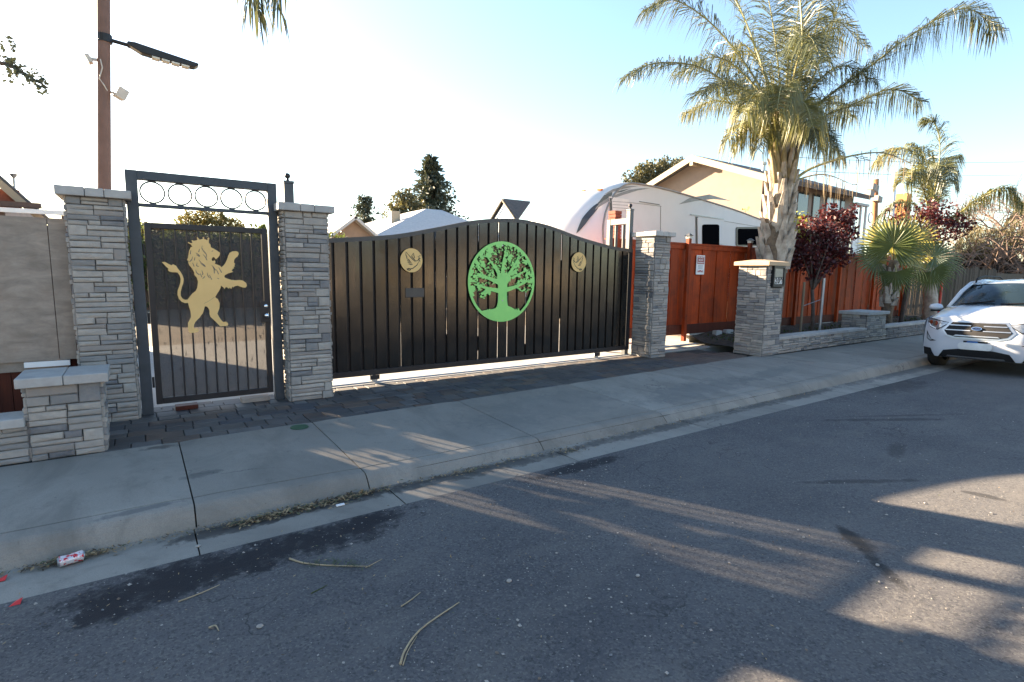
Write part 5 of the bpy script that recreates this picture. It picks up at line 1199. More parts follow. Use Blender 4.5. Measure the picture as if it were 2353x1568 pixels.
# red marker pole and the bed's little plants
m = MB(); m.tube([(20.6,6.25,.05),(20.55,6.25,1.55)], .035, 8); m.build('marker_pole', pm('red_plastic', (.55,.05,.03), None, 5, .5), label='red plastic marker pole left of the white car', cat='pole')
m = MB()
for i in range(2600):
    x = U(10.9,23); y = U(6.2,8.0); 
    if noise.noise(Vector((x*1.1,y*1.4,2))) < -.05: continue
    z = .12+.05*noise.noise(Vector((x*1.3,y*1.3,4))); a = rv3(); b = a.cross(rv3()).normalized(); s_ = U(.015,.05); p = Vector((x,y,z+U(0,.10)))
    m.add([p-a*s_,p+b*s_*.5,p+a*s_,p-b*s_*.5], [(0,1,2,3)])
m.build('ground_cover', leafmat('weed_leaf', (.07,.095,.03), (.035,.045,.018)), label='low weeds and leaves covering the right planting bed', cat='ground cover', kind='stuff', fixn=False)
m = MB()
for i in range(500):
    x = U(-4,-.75); y = U(6.05,6.9); a = rv3(); b = a.cross(rv3()).normalized(); s_ = U(.015,.04); p = Vector((x,y,.06+U(0,.10)))
    m.add([p-a*s_,p+b*s_*.5,p+a*s_,p-b*s_*.5], [(0,1,2,3)])
m.build('ground_cover', leafmat('weed_leaf_dark', (.05,.08,.03), (.03,.035,.015)), label='low weeds in the planter behind the left low wall', cat='ground cover', kind='stuff', fixn=False)
for k in range(5):
    m = MB(); x = 11.4+k*.42+U(-.1,.1); 
    if k == 3: x += .8
    m.box((x,7.8,.2),(.24,.12,.14),rz=U(-.3,.3)); bevel(m.build('loose_block', MT['capstone'], label=('pale loose block nearest the mailbox pillar in the bed','second pale loose block from the mailbox pillar in the bed','third pale loose block from the mailbox pillar in the bed','fourth pale loose block from the mailbox pillar in the bed','pale loose block farthest from the mailbox pillar in the bed')[k], cat='block', group='loose blocks in the planting bed'), .012)
hd = empty('backdrop', (3.5,25,0), 'dark hedge of foliage added at the back of the yard to darken the view through the lion gate', 'backdrop')  # added stand-in: dark foliage wall that darkens the view through the gate screen
crown(hd, [((x_,25+U(-.3,.3),1.6),1.3,.9,1.55+U(0,.25)) for x_ in (-1.6,0,1.5,3,4.5,6,7.5)], 14000, .10, MT['greenleaf'], name='foliage', shell=.5)
m = MB(); m.bb(-2.6,8.4,24.8,25.4,-.05,2.8); m.build('backdrop_core', MT['bark'], hd)
# --- conifers and far trees
def conifer(name, label, base, h, r, z0, n_l, mat, dens=1.0, cat='tree', group=None, power=.85):
    t = empty(name, base, label, cat, group); b = Vector(base); m = MB(); m.tube([b, b+Vector((0,0,h*.97))], [r*.09,.03], 8); m.build('trunk', MT['bark'], t)
    m = MB()
    for i in range(n_l):
        f = i/n_l; z = z0+(h-z0)*f; R_ = r*(1-f)**power*U(.62,1.12)+.12
        for k in range(int(5*dens+2)):
            a = rnd()*6.28; d = Vector((math.cos(a),math.sin(a),0)); q = 8; L = R_*U(.7,1.08)
            for j in range(q):
                u = (j+rnd())/q; p = b+Vector((0,0,z+U(-.1,.1)))+d*L*u+Vector((0,0,-.22*L*u*u+.12*L*u))
                for e in range(3):
                    dd = (d*.6+rv3()*.8+Vector((0,0,-.35))).normalized(); w = rv3().cross(dd).normalized(); s = h*.021*U(.6,1.4)*(1.25-.5*u)
                    m.add([p, p+dd*s+w*s*.35, p+dd*s*2.1, p+dd*s-w*s*.35], [(0,1,2,3)])
    m.build('crown', mat, t, fixn=False); return t
conifer('redwood_tree', 'tall dark conifer standing over the low pale roofed house', (22.3,45,0), 11.9, 6.0, 2.0, 26, MT['conifer'], 1.6)
conifer('cedar_tree', 'flat topped small cedar left of the tall conifer', (21.5,60,0), 9.9, 2.6, 3.0, 22, MT['conifer'], .9, power=.35)
def tree(name, label, base, blobs, n, size, mat, tr=.25, group=None, shell=.5, nl=6):
    t = empty(name, base, label, 'tree', group); b = Vector(base); c = sum((Vector(x[0]) for x in blobs), Vector())/len(blobs)
    trunk(t, [b, b.lerp(Vector((c.x,c.y,b.z)),.5)+Vector((0,0,(c.z-b.z)*.5)), c], [tr,tr*.75,tr*.4], MT['bark'], 8)
    limbs(t, b+Vector((c.x-b.x,c.y-b.y,(c.z-b.z)))*.55, [Vector(x[0]) for x in blobs][:nl], tr*.4, MT['bark'])
    crown(t, blobs, n, size, mat, shell=shell); return t
tree('grey_tree', 'rounded grey green tree left of the tall conifer', (18.6,42,0), [((18.3,42,6.9),1.1,1.1,1.3),((17.4,42,5.9),1.0,1.0,1.0),((19.3,42,6.1),1.2,1.1,1.3),((18.4,42,4.8),2.0,1.6,1.3),((18.6,42,7.6),.6,.6,.6)], 5000, .15, MT['greyleaf'])
tree('oak_tree', 'sunlit round topped tree framed above the lion gate', (4.2,40,0), [((3.2,40,4.2),1.0,1,.85),((4.2,40,4.5),1.1,1,.8),((5.2,40,4.2),.9,1,.75),((2.6,40,3.6),.7,.8,.7),((5.7,40,3.7),.6,.8,.7)], 6000, .09, MT['goldleaf'], group='trees beyond the lion gate', shell=.6)
tree('oak_tree', 'low sunlit trees at left of the lion gate opening', (.8,42,0), [((.2,42,3.8),.8,1,.8),((1.0,42,3.6),.9,1,.7),((1.8,42,3.6),.6,1,.6)], 3000, .09, MT['goldleaf'], group='trees beyond the lion gate', shell=.6)
tree('oak_tree', 'small tree peeking beside the right post of the lion gate', (7.5,42,0), [((7.6,42,4.0),.4,.5,.75),((7.2,42,3.6),.5,.6,.5)], 1200, .09, MT['greenleaf'], group='trees beyond the lion gate', shell=.6)
tree('eucalyptus_tree', 'clumpy green tree behind the stucco gable and trailer', (33.5,30,0), [((32.0,30,8.8),.9,.9,.7),((33.3,30,9.5),1.0,1,.8),((34.8,30,9.9),1.0,1,.8),((36,30,10.3),.9,.9,.7),((34,30,8.6),1.6,1.3,1.0),((36.3,30,9.2),1.3,1,1.0),((37.2,30,10.6),.7,.7,.5)], 5200, .13, MT['greyleaf'], shell=.55)
tree('street_tree', 'leafy tree off the left edge with one twig reaching into the sky', (-3.0,8.4,0), [((-2.6,8.2,4.6),1.1,1.1,.9),((-2.9,8.6,5.5),1.2,1.2,1.0)], 2500, .05, MT['greenleaf'], .14)
lt = bpy.data.objects['street_tree']
P = [Vector((-2.6,8.2,4.4)), atY(-60,120,8), atY(20,150,8), atY(70,178,8), atY(112,203,8)]
m = MB(); m.tube(smooth_curve(P,14), [.03*(1-.8*i/13) for i in range(14)], 6); m.build('branch', MT['bark'], lt, smooth=True)
m = MB()
for (x,y) in [(U(-8,38),U(85,190)) for _ in range(60)]+[(U(10,110),0) for _ in range(190)]:
    if y == 0: y = 150+(x-20)*.6+random.gauss(0,12)
    p = atY(x,y,8+U(-.2,.2)); a = (RT*U(-1,1)+Vector((0,0,U(-.8,.2)))).normalized(); b = a.cross(rv3()).normalized(); s = U(.018,.034)
    m.add([p-a*s,p+b*s*.6,p+a*s,p-b*s*.6],[(0,1,2,3)])
m.build('twig_leaves', MT['conifer'], lt, fixn=False)
# --- bare trees and bramble at right
def bare(name, label, base, h, mat, seed, lv=5, spread=.55, r=.12, lean=(0,0), nb=3):
    random.seed(seed); t = empty(name, base, label, 'tree'); m = MB(); mt_ = MB()
    def go(p, d, l, r_, k):
        q = p+d*l*.5+rv3()*l*.06; e = q+(d+rv3()*.15).normalized()*l*.5
        (m if k > lv-2 else mt_).tube([p,q,e],[r_,r_*.85,r_*.7], 5 if k > 2 else 3, cap=False)
        if k == 0: return
        for _ in range(nb if k > 1 else nb+1):
            dd = (d+rv3()*spread*1.25+Vector((0,0,.12))).normalized(); go(e if rnd() < .7 else q, dd, l*U(.62,.88), r_*.62, k-1)
    go(Vector(base), (Vector((lean[0],lean[1],1))).normalized(), h*.27, r, lv)
    m.build('trunk', MT['bark'], t, fixn=False, smooth=True); mt_.build('crown', mat, t, fixn=False); random.seed(seed+100); return t
p = atD(2345,640,38); bare('bare_tree', 'leafless pinkish tree rising at the right edge of the sky', (p.x,p.y,0), 11.2, MT['twig_p'], 11, 6, .6, .16)
p = atD(2215,640,46); bare('bare_tree', 'leafless grey tree between small palm and right edge', (p.x,p.y,0), 10.0, MT['twig'], 5, 6, .6, .15)
p = atD(2060,640,60); bare('bare_tree', 'far leafless tree left of the smaller palm', (p.x,p.y,0), 9.5, MT['twig_p'], 8, 5, .6, .15)
random.seed(21)
bu = empty('bramble_bush', (34,9,0), 'tangled leafless bramble heap over the old fence above the car', 'bush')
m = MB(); mg = MB()
for i in range(620):
    x = U(2195,2420); y0 = U(500,640); dz = U(-2,2.5)
    if y0 < 620-(x-2195)*.85: continue
    p = atD(x, y0, 33+dz); d = (RT*U(-1,.6)+Vector((0,0,U(-.3,.6)))+rv3()*.4).normalized(); L = U(.7,2.2)
    m.tube([p, p+d*L*.4+Vector((0,0,.10*L)), p+d*L*.75+Vector((0,0,.03*L)), p+d*L+Vector((0,0,-.2*L))], [.028,.024,.018,.008], 3, cap=False)
m.build('stems', MT['twig_p'], bu, fixn=False)
for i in range(9500):
    x = U(2190,2420); y0 = U(430,600)
    if y0 < 560-(x-2190)*.5+18*math.sin(x*.05) or y0 > 600-(x-2190)*.12: continue
    p = atD(x, y0, 34.5+U(-1.5,1.5)); a = (Vector((0,0,1))+rv3()*.7).normalized(); b = a.cross(rv3()).normalized(); s = U(.07,.16)
    mg.add([p-a*s*1.5,p+b*s*.22,p+a*s*1.5,p-b*s*.22],[(0,1,2,3)])
mg.build('sprouts', leafmat('dry_olive_sprout', (.13,.115,.055), (.075,.066,.035), .25, .7, 1.0), bu, fixn=False)
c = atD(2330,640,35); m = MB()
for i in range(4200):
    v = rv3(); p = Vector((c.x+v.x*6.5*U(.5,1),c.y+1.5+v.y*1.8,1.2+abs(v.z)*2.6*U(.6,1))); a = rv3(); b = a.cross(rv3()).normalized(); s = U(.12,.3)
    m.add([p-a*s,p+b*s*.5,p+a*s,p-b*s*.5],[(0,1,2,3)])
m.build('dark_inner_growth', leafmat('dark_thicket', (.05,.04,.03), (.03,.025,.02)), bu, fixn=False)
random.seed(31)
# ================================================================ WHITE CAR (local: x along its length from the nose, y across, z up from the road)
CX, CY, CZ = 12.52, 3.19, -.155
car = empty('parked_car', (CX+2,CY,CZ), 'white compact crossover car parked nose towards the gate at right edge', 'car')
CM = Matrix.Translation(Vector((CX,CY,CZ))) @ Matrix.Rotation(rad(-1.6),4,'X') @ Matrix.Rotation(rad(-1.0),4,'Z') @ Matrix.Diagonal((1,1.02,1.07,1))
def cpaint():
    N = NT('white_car_paint'); N.color((.50,.51,.54)); N.rough(.25); N.b.inputs['Coat Weight'].default_value = .8; N.b.inputs['Coat Roughness'].default_value = .04; return N.mat
MT['paint'] = cpaint()
MT['tblack'] = pm('black_plastic_trim', (.010,.010,.011), (.007,.007,.008), 9, .6, 0, .1, .001, 200, spec=.25)
MT['tyre'] = pm('tyre_rubber', (.02,.02,.02), None, 9, .85)
def cb(m, name, mat, parent=None, **k):
    m.v = [tuple(CM @ Vector(v)) for v in m.v]; return m.build(name, mat, parent or car, **k)
HW = .875
def xf(y, z):  # front skin: plan curve + rake
    a = min(1, abs(y)/HW)
    return .02 + .10*a**2 + .42*max(0,a-.62)**1.6*2.2 + .10*max(0,(z-.62)/.4)**1.5*(1) + .07*max(0,(.42-z)/.3)**2 + .012*math.cos(z*7)
# upper hood height line / lower edge on the front
# front skin grid
def hz(y):  # height of the bonnet's front edge
    a = abs(y)/HW; return 1.0-.10*a**2.2
m = MB(); ny, nz = 40, 22
for i in range(ny+1):
    y = -HW+2*HW*i/ny
    for j in range(nz+1):
        z = .26+(hz(y)-.26)*j/nz; m.v.append((xf(y,z), y, z))
for i in range(ny):
    for j in range(nz):
        a = i*(nz+1)+j; m.f.append((a,a+nz+1,a+nz+2,a+1)); m.m.append(0)
cb(m, 'front_bumper', MT['paint'], smooth=True, fixn=True)
# bonnet
def wsx(y): return 1.02+.22*(abs(y)/.78)**2
def wsz(y): return 1.165-.035*(abs(y)/.78)**2
m = MB(); nx = 16
for i in range(ny+1):
    y = -HW+2*HW*i/ny; a = abs(y)/HW
    x0, z0 = xf(y,hz(y)), hz(y); x1 = wsx(min(.78,abs(y)))+.02; z1 = wsz(min(.78,abs(y))) - .16*max(0,a-.86)/.14
    for j in range(nx+1):
        t = j/nx; x = x0+(x1-x0)*t; z = z0+(z1-z0)*(1-(1-t)**1.7); z += .012*math.exp(-((abs(y)-.52)/.06)**2)*math.sin(math.pi*t*.5)
        m.v.append((x, y, z+.02*math.sin(math.pi*t)*(1-a*a)))
for i in range(ny):
    for j in range(nx):
        a = i*(nx+1)+j; m.f.append((a,a+nx+1,a+nx+2,a+1)); m.m.append(0)
cb(m, 'bonnet', MT['paint'], smooth=True)
# sides: lower body from the front corner back
m = MB(); X_ = [xf(HW,.7),.55,.8,1.1,1.6,2.2,2.8,3.4,3.8,4.05]
for s in (-1,1):
    rows = []
    for x in X_:
        b = .04*math.sin(math.pi*min(1,x/4.05)); tp = .99 if x < 1.2 else 1.02
        rear = .12*max(0,(x-3.4)/.65)**2
        top_z = interp([.3,.6,1.2,1.6,4.05],[hz(HW),.955,1.01,1.03,1.09], x)
        rows.append([(x, s*(HW+b-.02-rear), .26),(x, s*(HW+b+.012-rear), .55),(x, s*(HW+b-rear), .85),(x, s*(HW+b-.02-rear), top_z)])
    for r0_, r1_ in zip(rows, rows[1:]):
        for k in range(3): m.add([r0_[k],r1_[k],r1_[k+1],r0_[k+1]],[(0,1,2,3)])
cb(m, 'body_side', MT['paint'], smooth=True)
m = MB(); m.add([(4.05,-.74,.3),(4.05,.74,.3),(4.07,.72,1.09),(3.95,.6,1.62),(3.95,-.6,1.62),(4.07,-.72,1.09)],[(0,1,2,5),(5,2,3,4)]); cb(m,'tailgate',MT['paint'])
# cabin: windscreen, roof, side glass
def roof_z(x, y): return interp([1.75,2.1,2.8,3.5,3.95],[1.56,1.625,1.65,1.635,1.58],x)-.055*(abs(y)/.62)**2
m = MB(); n1, n2 = 20, 10
for i in range(n1+1):
    a = -1+2*i/n1
    for j in range(n2+1):
        t = j/n2; yb, yt = a*.775, a*.60; y = yb+(yt-yb)*t; xb, zb_ = wsx(yb), wsz(yb); xt = 1.78+.10*a*a; zt = roof_z(1.78,yt)
        m.v.append((xb+(xt-xb)*t, y, zb_+(zt-zb_)*t+.035*math.sin(math.pi*t)))
for i in range(n1):
    for j in range(n2):
        a = i*(n2+1)+j; m.f.append((a,a+n2+1,a+n2+2,a+1)); m.m.append(0)
def wglass():
    N = NT('windscreen_glass'); N.color((.02,.035,.045)); N.rough(.03); N.b.inputs['Specular IOR Level'].default_value = .9
    t = N.n('ShaderNodeBsdfTransparent'); t.inputs[0].default_value = (.55,.68,.70,1); mx = N.n('ShaderNodeMixShader'); mx.inputs[0].default_value = .35
    N.l(N.b.outputs[0], mx.inputs[1]); N.l(t.outputs[0], mx.inputs[2]); N.l(mx.outputs[0], N.out.inputs[0]); return N.mat
ws = cb(m, 'windscreen', wglass(), smooth=True)
m = MB()
for i in range(17):
    for j in range(13):
        y = -.62+1.24*i/16; x = 1.77+.10*(y/.62)**2*(1-j/12)+2.18*j/12; m.v.append((x, y, roof_z(x,y)))
for i in range(16):
    for j in range(12): a = i*13+j; m.f.append((a,a+13,a+14,a+1)); m.m.append(0)
cb(m, 'roof', MT['paint'], smooth=True)
for s in (-1,1):
    m = MB(); m.tube([(wsx(.8)-.02,s*.80,1.10),(1.55,s*.71,1.40),(1.80,s*.635,1.555)], [.045,.04,.04], 8); cb(m, 'windscreen_pillar', MT['paint'], smooth=True)
    m = MB(); m.tube([(1.80,s*.635,1.56),(2.6,s*.63,1.61),(3.5,s*.62,1.59),(3.93,s*.6,1.54)], [.035]*4, 8); cb(m, 'roof_frame', MT['paint'], smooth=True)
    m = MB(); m.tube([(1.80,s*.56,1.575),(1.9,s*.57,1.655),(2.4,s*.575,1.70),(3.3,s*.57,1.69),(3.6,s*.56,1.60)], [.014,.016,.016,.016,.014], 8); cb(m, 'roof_bar', MT['tblack'], smooth=True)
    m = MB(); m.add([(1.30,s*.845,1.05),(3.95,s*.80,1.09),(3.90,s*.62,1.55),(1.85,s*.66,1.55)],[(0,1,2,3)]); cb(m, 'side_glass', MT['glass'])
    # mirrors
    m = MB(); c = Vector((1.18,s*1.00,1.10)); 
    for i in range(9):
        for j in range(12):
            u = -1+2*i/8; r = math.sqrt(max(0,1-u*u)); t = 2*math.pi*j/12
            m.v.append((c.x+.085*r*math.cos(t), c.y+.125*u, c.z+.075*r*math.sin(t)*(1 if math.sin(t)>0 else .8)))
    for i in range(8):
        for j in range(12): m.f.append((i*12+j,i*12+(j+1)%12,(i+1)*12+(j+1)%12,(i+1)*12+j)); m.m.append(0)
    mir = cb(m, 'door_mirror', MT['paint'], smooth=True)
    m = MB(); m.tube([(1.22,s*.84,1.03),(1.20,s*.93,1.03)], [.03,.025], 8); m.box((1.19,s*.99,1.035),(.12,.17,.03)); cb(m, 'mirror_base', MT['tblack'], mir)
    # arch cladding and wheel
    for wx_, nm in ((.82,'front'),(3.32,'rear')):
        m = MB(); 
        for q in range(16):
            t0, t1 = math.pi*q/16-.1, math.pi*(q+1)/16-.1
            P = lambda t, r, yy: (wx_+r*math.cos(t), yy, .32+r*math.sin(t))
            m.add([P(t0,.33,s*.90),P(t1,.33,s*.90),P(t1,.41,s*.905),P(t0,.41,s*.905),P(t0,.33,s*.60),P(t1,.33,s*.60)],[(0,1,2,3),(0,4,5,1)])
        cb(m, 'wheel_arch', MT['tblack'])
        m = MB(); yo = s*.885; yi = s*.67; rr = .325; prof = [(.20,yo-s*.02),(.28,yo),(.31,yo-s*.01),(rr,yo-s*.04),(rr,yi+s*.04),(.29,yi),(.2,yi)]; NN = 28
        m.v = [(wx_+r*math.cos(2*math.pi*j/NN), yy, .325+r*math.sin(2*math.pi*j/NN)) for r,yy in prof for j in range(NN)]
        m.f = [(i*NN+j,i*NN+(j+1)%NN,(i+1)*NN+(j+1)%NN,(i+1)*NN+j) for i in range(len(prof)-1) for j in range(NN)]; m.m = [0]*len(m.f)
        wh = empty('wheel', (CX+wx_,CY+yo,CZ)); attach(wh, car); WM[wh.name] = Matrix.Translation(Vector((CX+wx_,CY+yo,CZ)))
        cb(m, 'tyre', MT['tyre'], wh, smooth=True)
        m = MB()
        for q in range(5):
            t = 2*math.pi*q/5; m.box((wx_+.10*math.cos(t), yo-s*.02, .325+.10*math.sin(t)), (.2,.02,.06), R=Matrix.Rotation(-t,3,'Y'))
        cb(m, 'rim', MT['galv'], wh)
# things on the front skin: polygons in (y, z), laid on the skin
def patch(name, pts, mat, off, parent=None, th=.012, sub=4, fx=xf):
    P = []
    for k in range(len(pts)):
        a, b = Vector(pts[k]), Vector(pts[(k+1)%len(pts)])
        for q in range(sub): P.append(tuple(a.lerp(b, q/sub)))
    m = MB(); bm = bmesh.new(); vs_ = [bm.verts.new((p[0],p[1],0)) for p in P]; bm.faces.new(vs_)
    bmesh.ops.triangulate(bm, faces=bm.faces[:]); bmesh.ops.subdivide_edges(bm, edges=[e for e in bm.edges if not e.is_boundary], cuts=2); bmesh.ops.triangulate(bm, faces=bm.faces[:])
    bm.verts.index_update(); n = len(bm.verts)
    m.v = [(fx(v.co.x,v.co.y)-off, v.co.x, v.co.y) for v in bm.verts]+[(fx(v.co.x,v.co.y)-off+th, v.co.x, v.co.y) for v in bm.verts]
    m.f = [tuple(v.index for v in f.verts) for f in bm.faces]
    m.f += [(e.verts[0].index,e.verts[1].index,e.verts[1].index+n,e.verts[0].index+n) for e in bm.edges if e.is_boundary]; m.m = [0]*len(m.f); bm.free()
    return cb(m, name, mat, parent)
sat = pm('satin_chrome', (.42,.42,.42), (.38,.38,.38), 5, .3, .9, 0)
gr_ = patch('grille', [(-.53,.735),(-.40,.915),(.40,.915),(.53,.735),(.45,.635),(.32,.60),(-.32,.60),(-.45,.635)], sat, .012)
patch('grille_mesh', [(-.485,.735),(-.375,.885),(.375,.885),(.485,.735),(.425,.66),(.30,.632),(-.30,.632),(-.425,.66)], MT['tblack'], .016, gr_)
for (z0,z1,w0,w1) in ((.826,.842,.40,.41),(.742,.758,.465,.46)):
    for s in (-1,1): patch('grille_bar', [(s*.09,z0),(s*w0,z0),(s*w1,z1),(s*.09,z1)], sat, .030, gr_, .014)
patch('grille_bar', [(-.33,.648),(.33,.648),(.30,.668),(-.30,.668)], sat, .030, gr_, .014)
ov = [(.074*math.cos(2*math.pi*q/24), .79+.030*math.sin(2*math.pi*q/24)) for q in range(24)]
bd = patch('badge', ov, MT['chrome'], .046, gr_, .02, 1)
patch('badge_face', [(.066*math.cos(2*math.pi*q/24), .79+.025*math.sin(2*math.pi*q/24)) for q in range(24)], pm('badge_blue', (.008,.018,.06), None, 5, .25), .049, gr_, .004, 1)
t_ = text('badge_script', 'Ford', .048, CM @ Vector((xf(0,.79)-.0505,0,.788)), (CM.to_3x3() @ Matrix.Rotation(rad(-90),3,'Z') @ Matrix.Rotation(rad(90),3,'X')), MT['chrome'], gr_, .0008)
hl = pm('headlamp_housing', (.42,.44,.46), (.16,.17,.18), 22, .15, .5, 0)
lens = glass_mat('lamp_lens', (.30,.32,.34), .05)
for s in (-1,1):
    l_ = patch('headlight', [(s*.405,.868),(s*.60,.73),(s*.76,.77),(s*.83,.86),(s*.835,.935),(s*.70,.925)], MT['tblack'], .008)
    patch('lamp_lens', [(s*.43,.865),(s*.60,.748),(s*.745,.785),(s*.81,.865),(s*.815,.92),(s*.70,.908)], hl, .013, l_, .006)
    for (yy,zz_,r) in ((.66,.845,.05),(.75,.86,.04)):
        patch('lamp_bowl', [(s*yy+r*math.cos(2*math.pi*q/14), zz_+r*.9*math.sin(2*math.pi*q/14)) for q in range(14)], MT['chrome'], .016, l_, .004, 1)
    patch('daytime_strip', [(s*.63,.745),(s*.76,.785),(s*.80,.84),(s*.785,.845),(s*.74,.80),(s*.63,.765)], MT['white'], .017, l_, .004)
    f_ = patch('fog_lamp', [(s*.60,.54),(s*.70,.56),(s*.80,.68),(s*.82,.70),(s*.80,.56),(s*.72,.52)], MT['tblack'], .008)
    patch('fog_lens', [(s*.66,.555),(s*.72,.575),(s*.79,.655),(s*.785,.57),(s*.72,.535)], lens, .014, f_, .006)
    patch('lower_corner', [(s*.62,.262),(s*.845,.262),(s*.86,.40),(s*.70,.395),(s*.66,.32)], MT['tblack'], .010)
it = patch('lower_intake', [(-.55,.262),(-.47,.385),(-.25,.425),(.25,.425),(.47,.385),(.55,.262)], MT['tblack'], .010)
patch('skid_strip', [(-.42,.275),(.42,.275),(.40,.30),(-.40,.30)], pm('dark_silver_plastic',(.10,.10,.105),None,6,.5), .020, it)
pf = patch('plate_frame', [(-.17,.575),(.17,.575),(.17,.53),(-.17,.53)], MT['tblack'], .020, None, .02)
pt_ = patch('number_plate', rounded(-.245,.425,.245,.545,.055,5), pm('blank_white_plate',(.72,.72,.70),None,5,.5), .034, pf, .012, 1)
patch('plate_frame_blue', [(-.05,.548),(.13,.548),(.10,.572),(-.03,.572)], pm('plate_frame_blue',(.02,.14,.42),None,5,.5), .026, pf, .004)
# wipers, cowl, interior
m = MB(); m.add([(wsx(y)-.07,y,wsz(y)-.01) for y in (-.76,-.4,0,.4,.76)]+[(wsx(y)+.03,y,wsz(y)+.012) for y in (-.76,-.4,0,.4,.76)],[(i,i+1,i+6,i+5) for i in range(4)]); cb(m,'cowl',MT['tblack'])
for y0,y1 in ((.62,.05),(-.05,-.60)):
    m = MB(); m.tube([(wsx(y0)-.01,y0,wsz(y0)+.025),(wsx(y1)+.05,y1,wsz(y1)+.075)], .012, 6); cb(m,'wiper',MT['tblack'])
m = MB(); m.bb(1.25,1.65,-.68,.68,.95,1.10); cb(m,'dashboard',MT['tblack'])
for s in (-1,1):
    m = MB(); m.box((2.25,s*.36,.85),(.18,.48,.75),R=Matrix.Rotation(rad(12),3,'Y')); m.box((2.33,s*.36,1.32),(.1,.26,.2)); bevel(cb(m,'seat',pm('seat_fabric',(.10,.10,.105),None,9,.9)),.03)
m = MB(); m.tube([(1.72+.0,.36+.17*math.cos(2*math.pi*q/20),1.08+.17*math.sin(2*math.pi*q/20)) for q in range(21)], .016, 6, cap=False); cb(m,'steering_wheel',MT['tblack'])
m = MB(); m.bb(1.70,1.73,-.11,.11,1.40,1.47); cb(m,'inside_mirror',MT['tblack'])
m = MB(); m.bb(.5,3.9,-.70,.70,.24,.45); cb(m,'underbody',MT['tblack'])
# ================================================================ LITTER AND SMALL THINGS
random.seed(77)
def rz_(x, y): return road_z(y)+.002 if y < GY else -.150
# crushed drinks can in the gutter
c = gnd(163,1281,-.11); ang = rad(38)
can = empty('drink_can', (c.x,c.y,-.148), 'crushed red and white drinks can lying in the gutter at left', 'can')
d = Vector((math.cos(ang),math.sin(ang)*.25,0)).normalized(); s = Vector((-d.y,d.x,0))
def canpart(name, t0, t1, mat, r=.031, seg=6):
    m = MB(); N_ = 18; rows = []
    for i in range(seg+1):
        t = t0+(t1-t0)*i/seg; rr = r*(.78 if t < .03 or t > .97 else 1)
        ring = []
        for j in range(N_):
            a = 2*math.pi*j/N_; k = 1-.22*math.exp(-((t-.45)/.18)**2)*max(0,math.sin(a))
            ring.append(Vector((c.x,c.y,-.148+.031))+d*(t-.5)*.125+(s*math.cos(a)+Vector((0,0,1))*math.sin(a)*k)*rr)
        rows.append(ring)
    m.add([v for r_ in rows for v in r_], [(i*N_+j,i*N_+(j+1)%N_,(i+1)*N_+(j+1)%N_,(i+1)*N_+j) for i in range(seg) for j in range(N_)])
    if t0 < .02: m.f.append(tuple(range(N_))); m.m.append(0)
    if t1 > .98: m.f.append(tuple(seg*N_+j for j in range(N_))); m.m.append(0)
    return m.build(name, mat, can, smooth=True, angle=50)
def can_mat():
    N = NT('red_white_can'); n = N.noise(38, 3, .6); c_ = N.ramp(n, [(.46,(.55,.02,.03)),(.52,(.62,.60,.60))]); N.color(c_); N.rough(.3); N.b.inputs['Metallic'].default_value = .3; return N.mat
canpart('body', .06, .94, can_mat()); canpart('lid', .941, 1.0, MT['galv'], seg=2); canpart('base', 0, .059, MT['galv'], seg=2)
# fallen stalks and twigs
tw = pm('dry_stalk', (.42,.33,.20), (.30,.23,.14), 20, .85)
def twig(pts, r, label, name='fallen_twig', mat=tw, cat='twig'):
    P = [Vector((gnd(x,y,-.13).x, gnd(x,y,-.13).y, 0)) for x,y in pts]; C = smooth_curve(P, 12)
    for p in C: p.z = rz_(p.x,p.y)+r*.9
    m = MB(); m.tube(C, [r*(1-.5*i/11) for i in range(12)], 6); return m.build(name, mat, label=label, cat=cat, smooth=True)
twig([(920,1535),(932,1500),(970,1450),(1055,1390)], .006, 'long curved dry palm stalk lying on the near asphalt')
twig([(410,1382),(460,1363),(505,1343)], .004, 'straight pale twig on wet asphalt near the gutter')
twig([(922,1398),(945,1382),(966,1365)], .004, 'short pale twig above the long curved stalk')
twig([(926,1536),(938,1502),(958,1468)], .003, 'thin side stem lying against the long curved stalk')
twig([(840,1305),(858,1296),(878,1285)], .003, 'thin forked twig right of the green sprig')
twig([(480,1445),(495,1440),(503,1452)], .005, 'small bent brown twig on the near asphalt at left')
twig([(715,1365),(740,1352),(752,1345)], .003, 'tiny green stem left of the wet stain', mat=MT['greenleaf'])
sp = empty('cedar_sprig', gnd(740,1295,-.14), 'fallen green cedar sprig with brown stem on the asphalt', 'sprig')
P = [gnd(x,y,-.13) for x,y in ((665,1283),(700,1294),(760,1300),(850,1303))]; C = smooth_curve([(p.x,p.y,0) for p in P], 12)
for p in C: p.z = rz_(p.x,p.y)+.005
m = MB(); m.tube(C, [.006*(1-.6*i/11) for i in range(12)], 6); m.build('stem', tw, sp, smooth=True)
m = MB()
for i in range(170):
    p = C[4].lerp(C[11], rnd())+Vector((U(-.04,.05),U(-.05,.06),U(0,.012))); a = Vector((U(-1,1),U(-1,1),U(-.1,.3))).normalized(); b = a.cross(Vector((0,0,1))).normalized(); q = U(.008,.02)
    m.add([p-a*q,p+b*q*.15,p+a*q,p-b*q*.15],[(0,1,2,3)])
m.build('needles', leafmat('dull_green_needles', (.10,.13,.06), (.06,.08,.04)), sp, fixn=False)
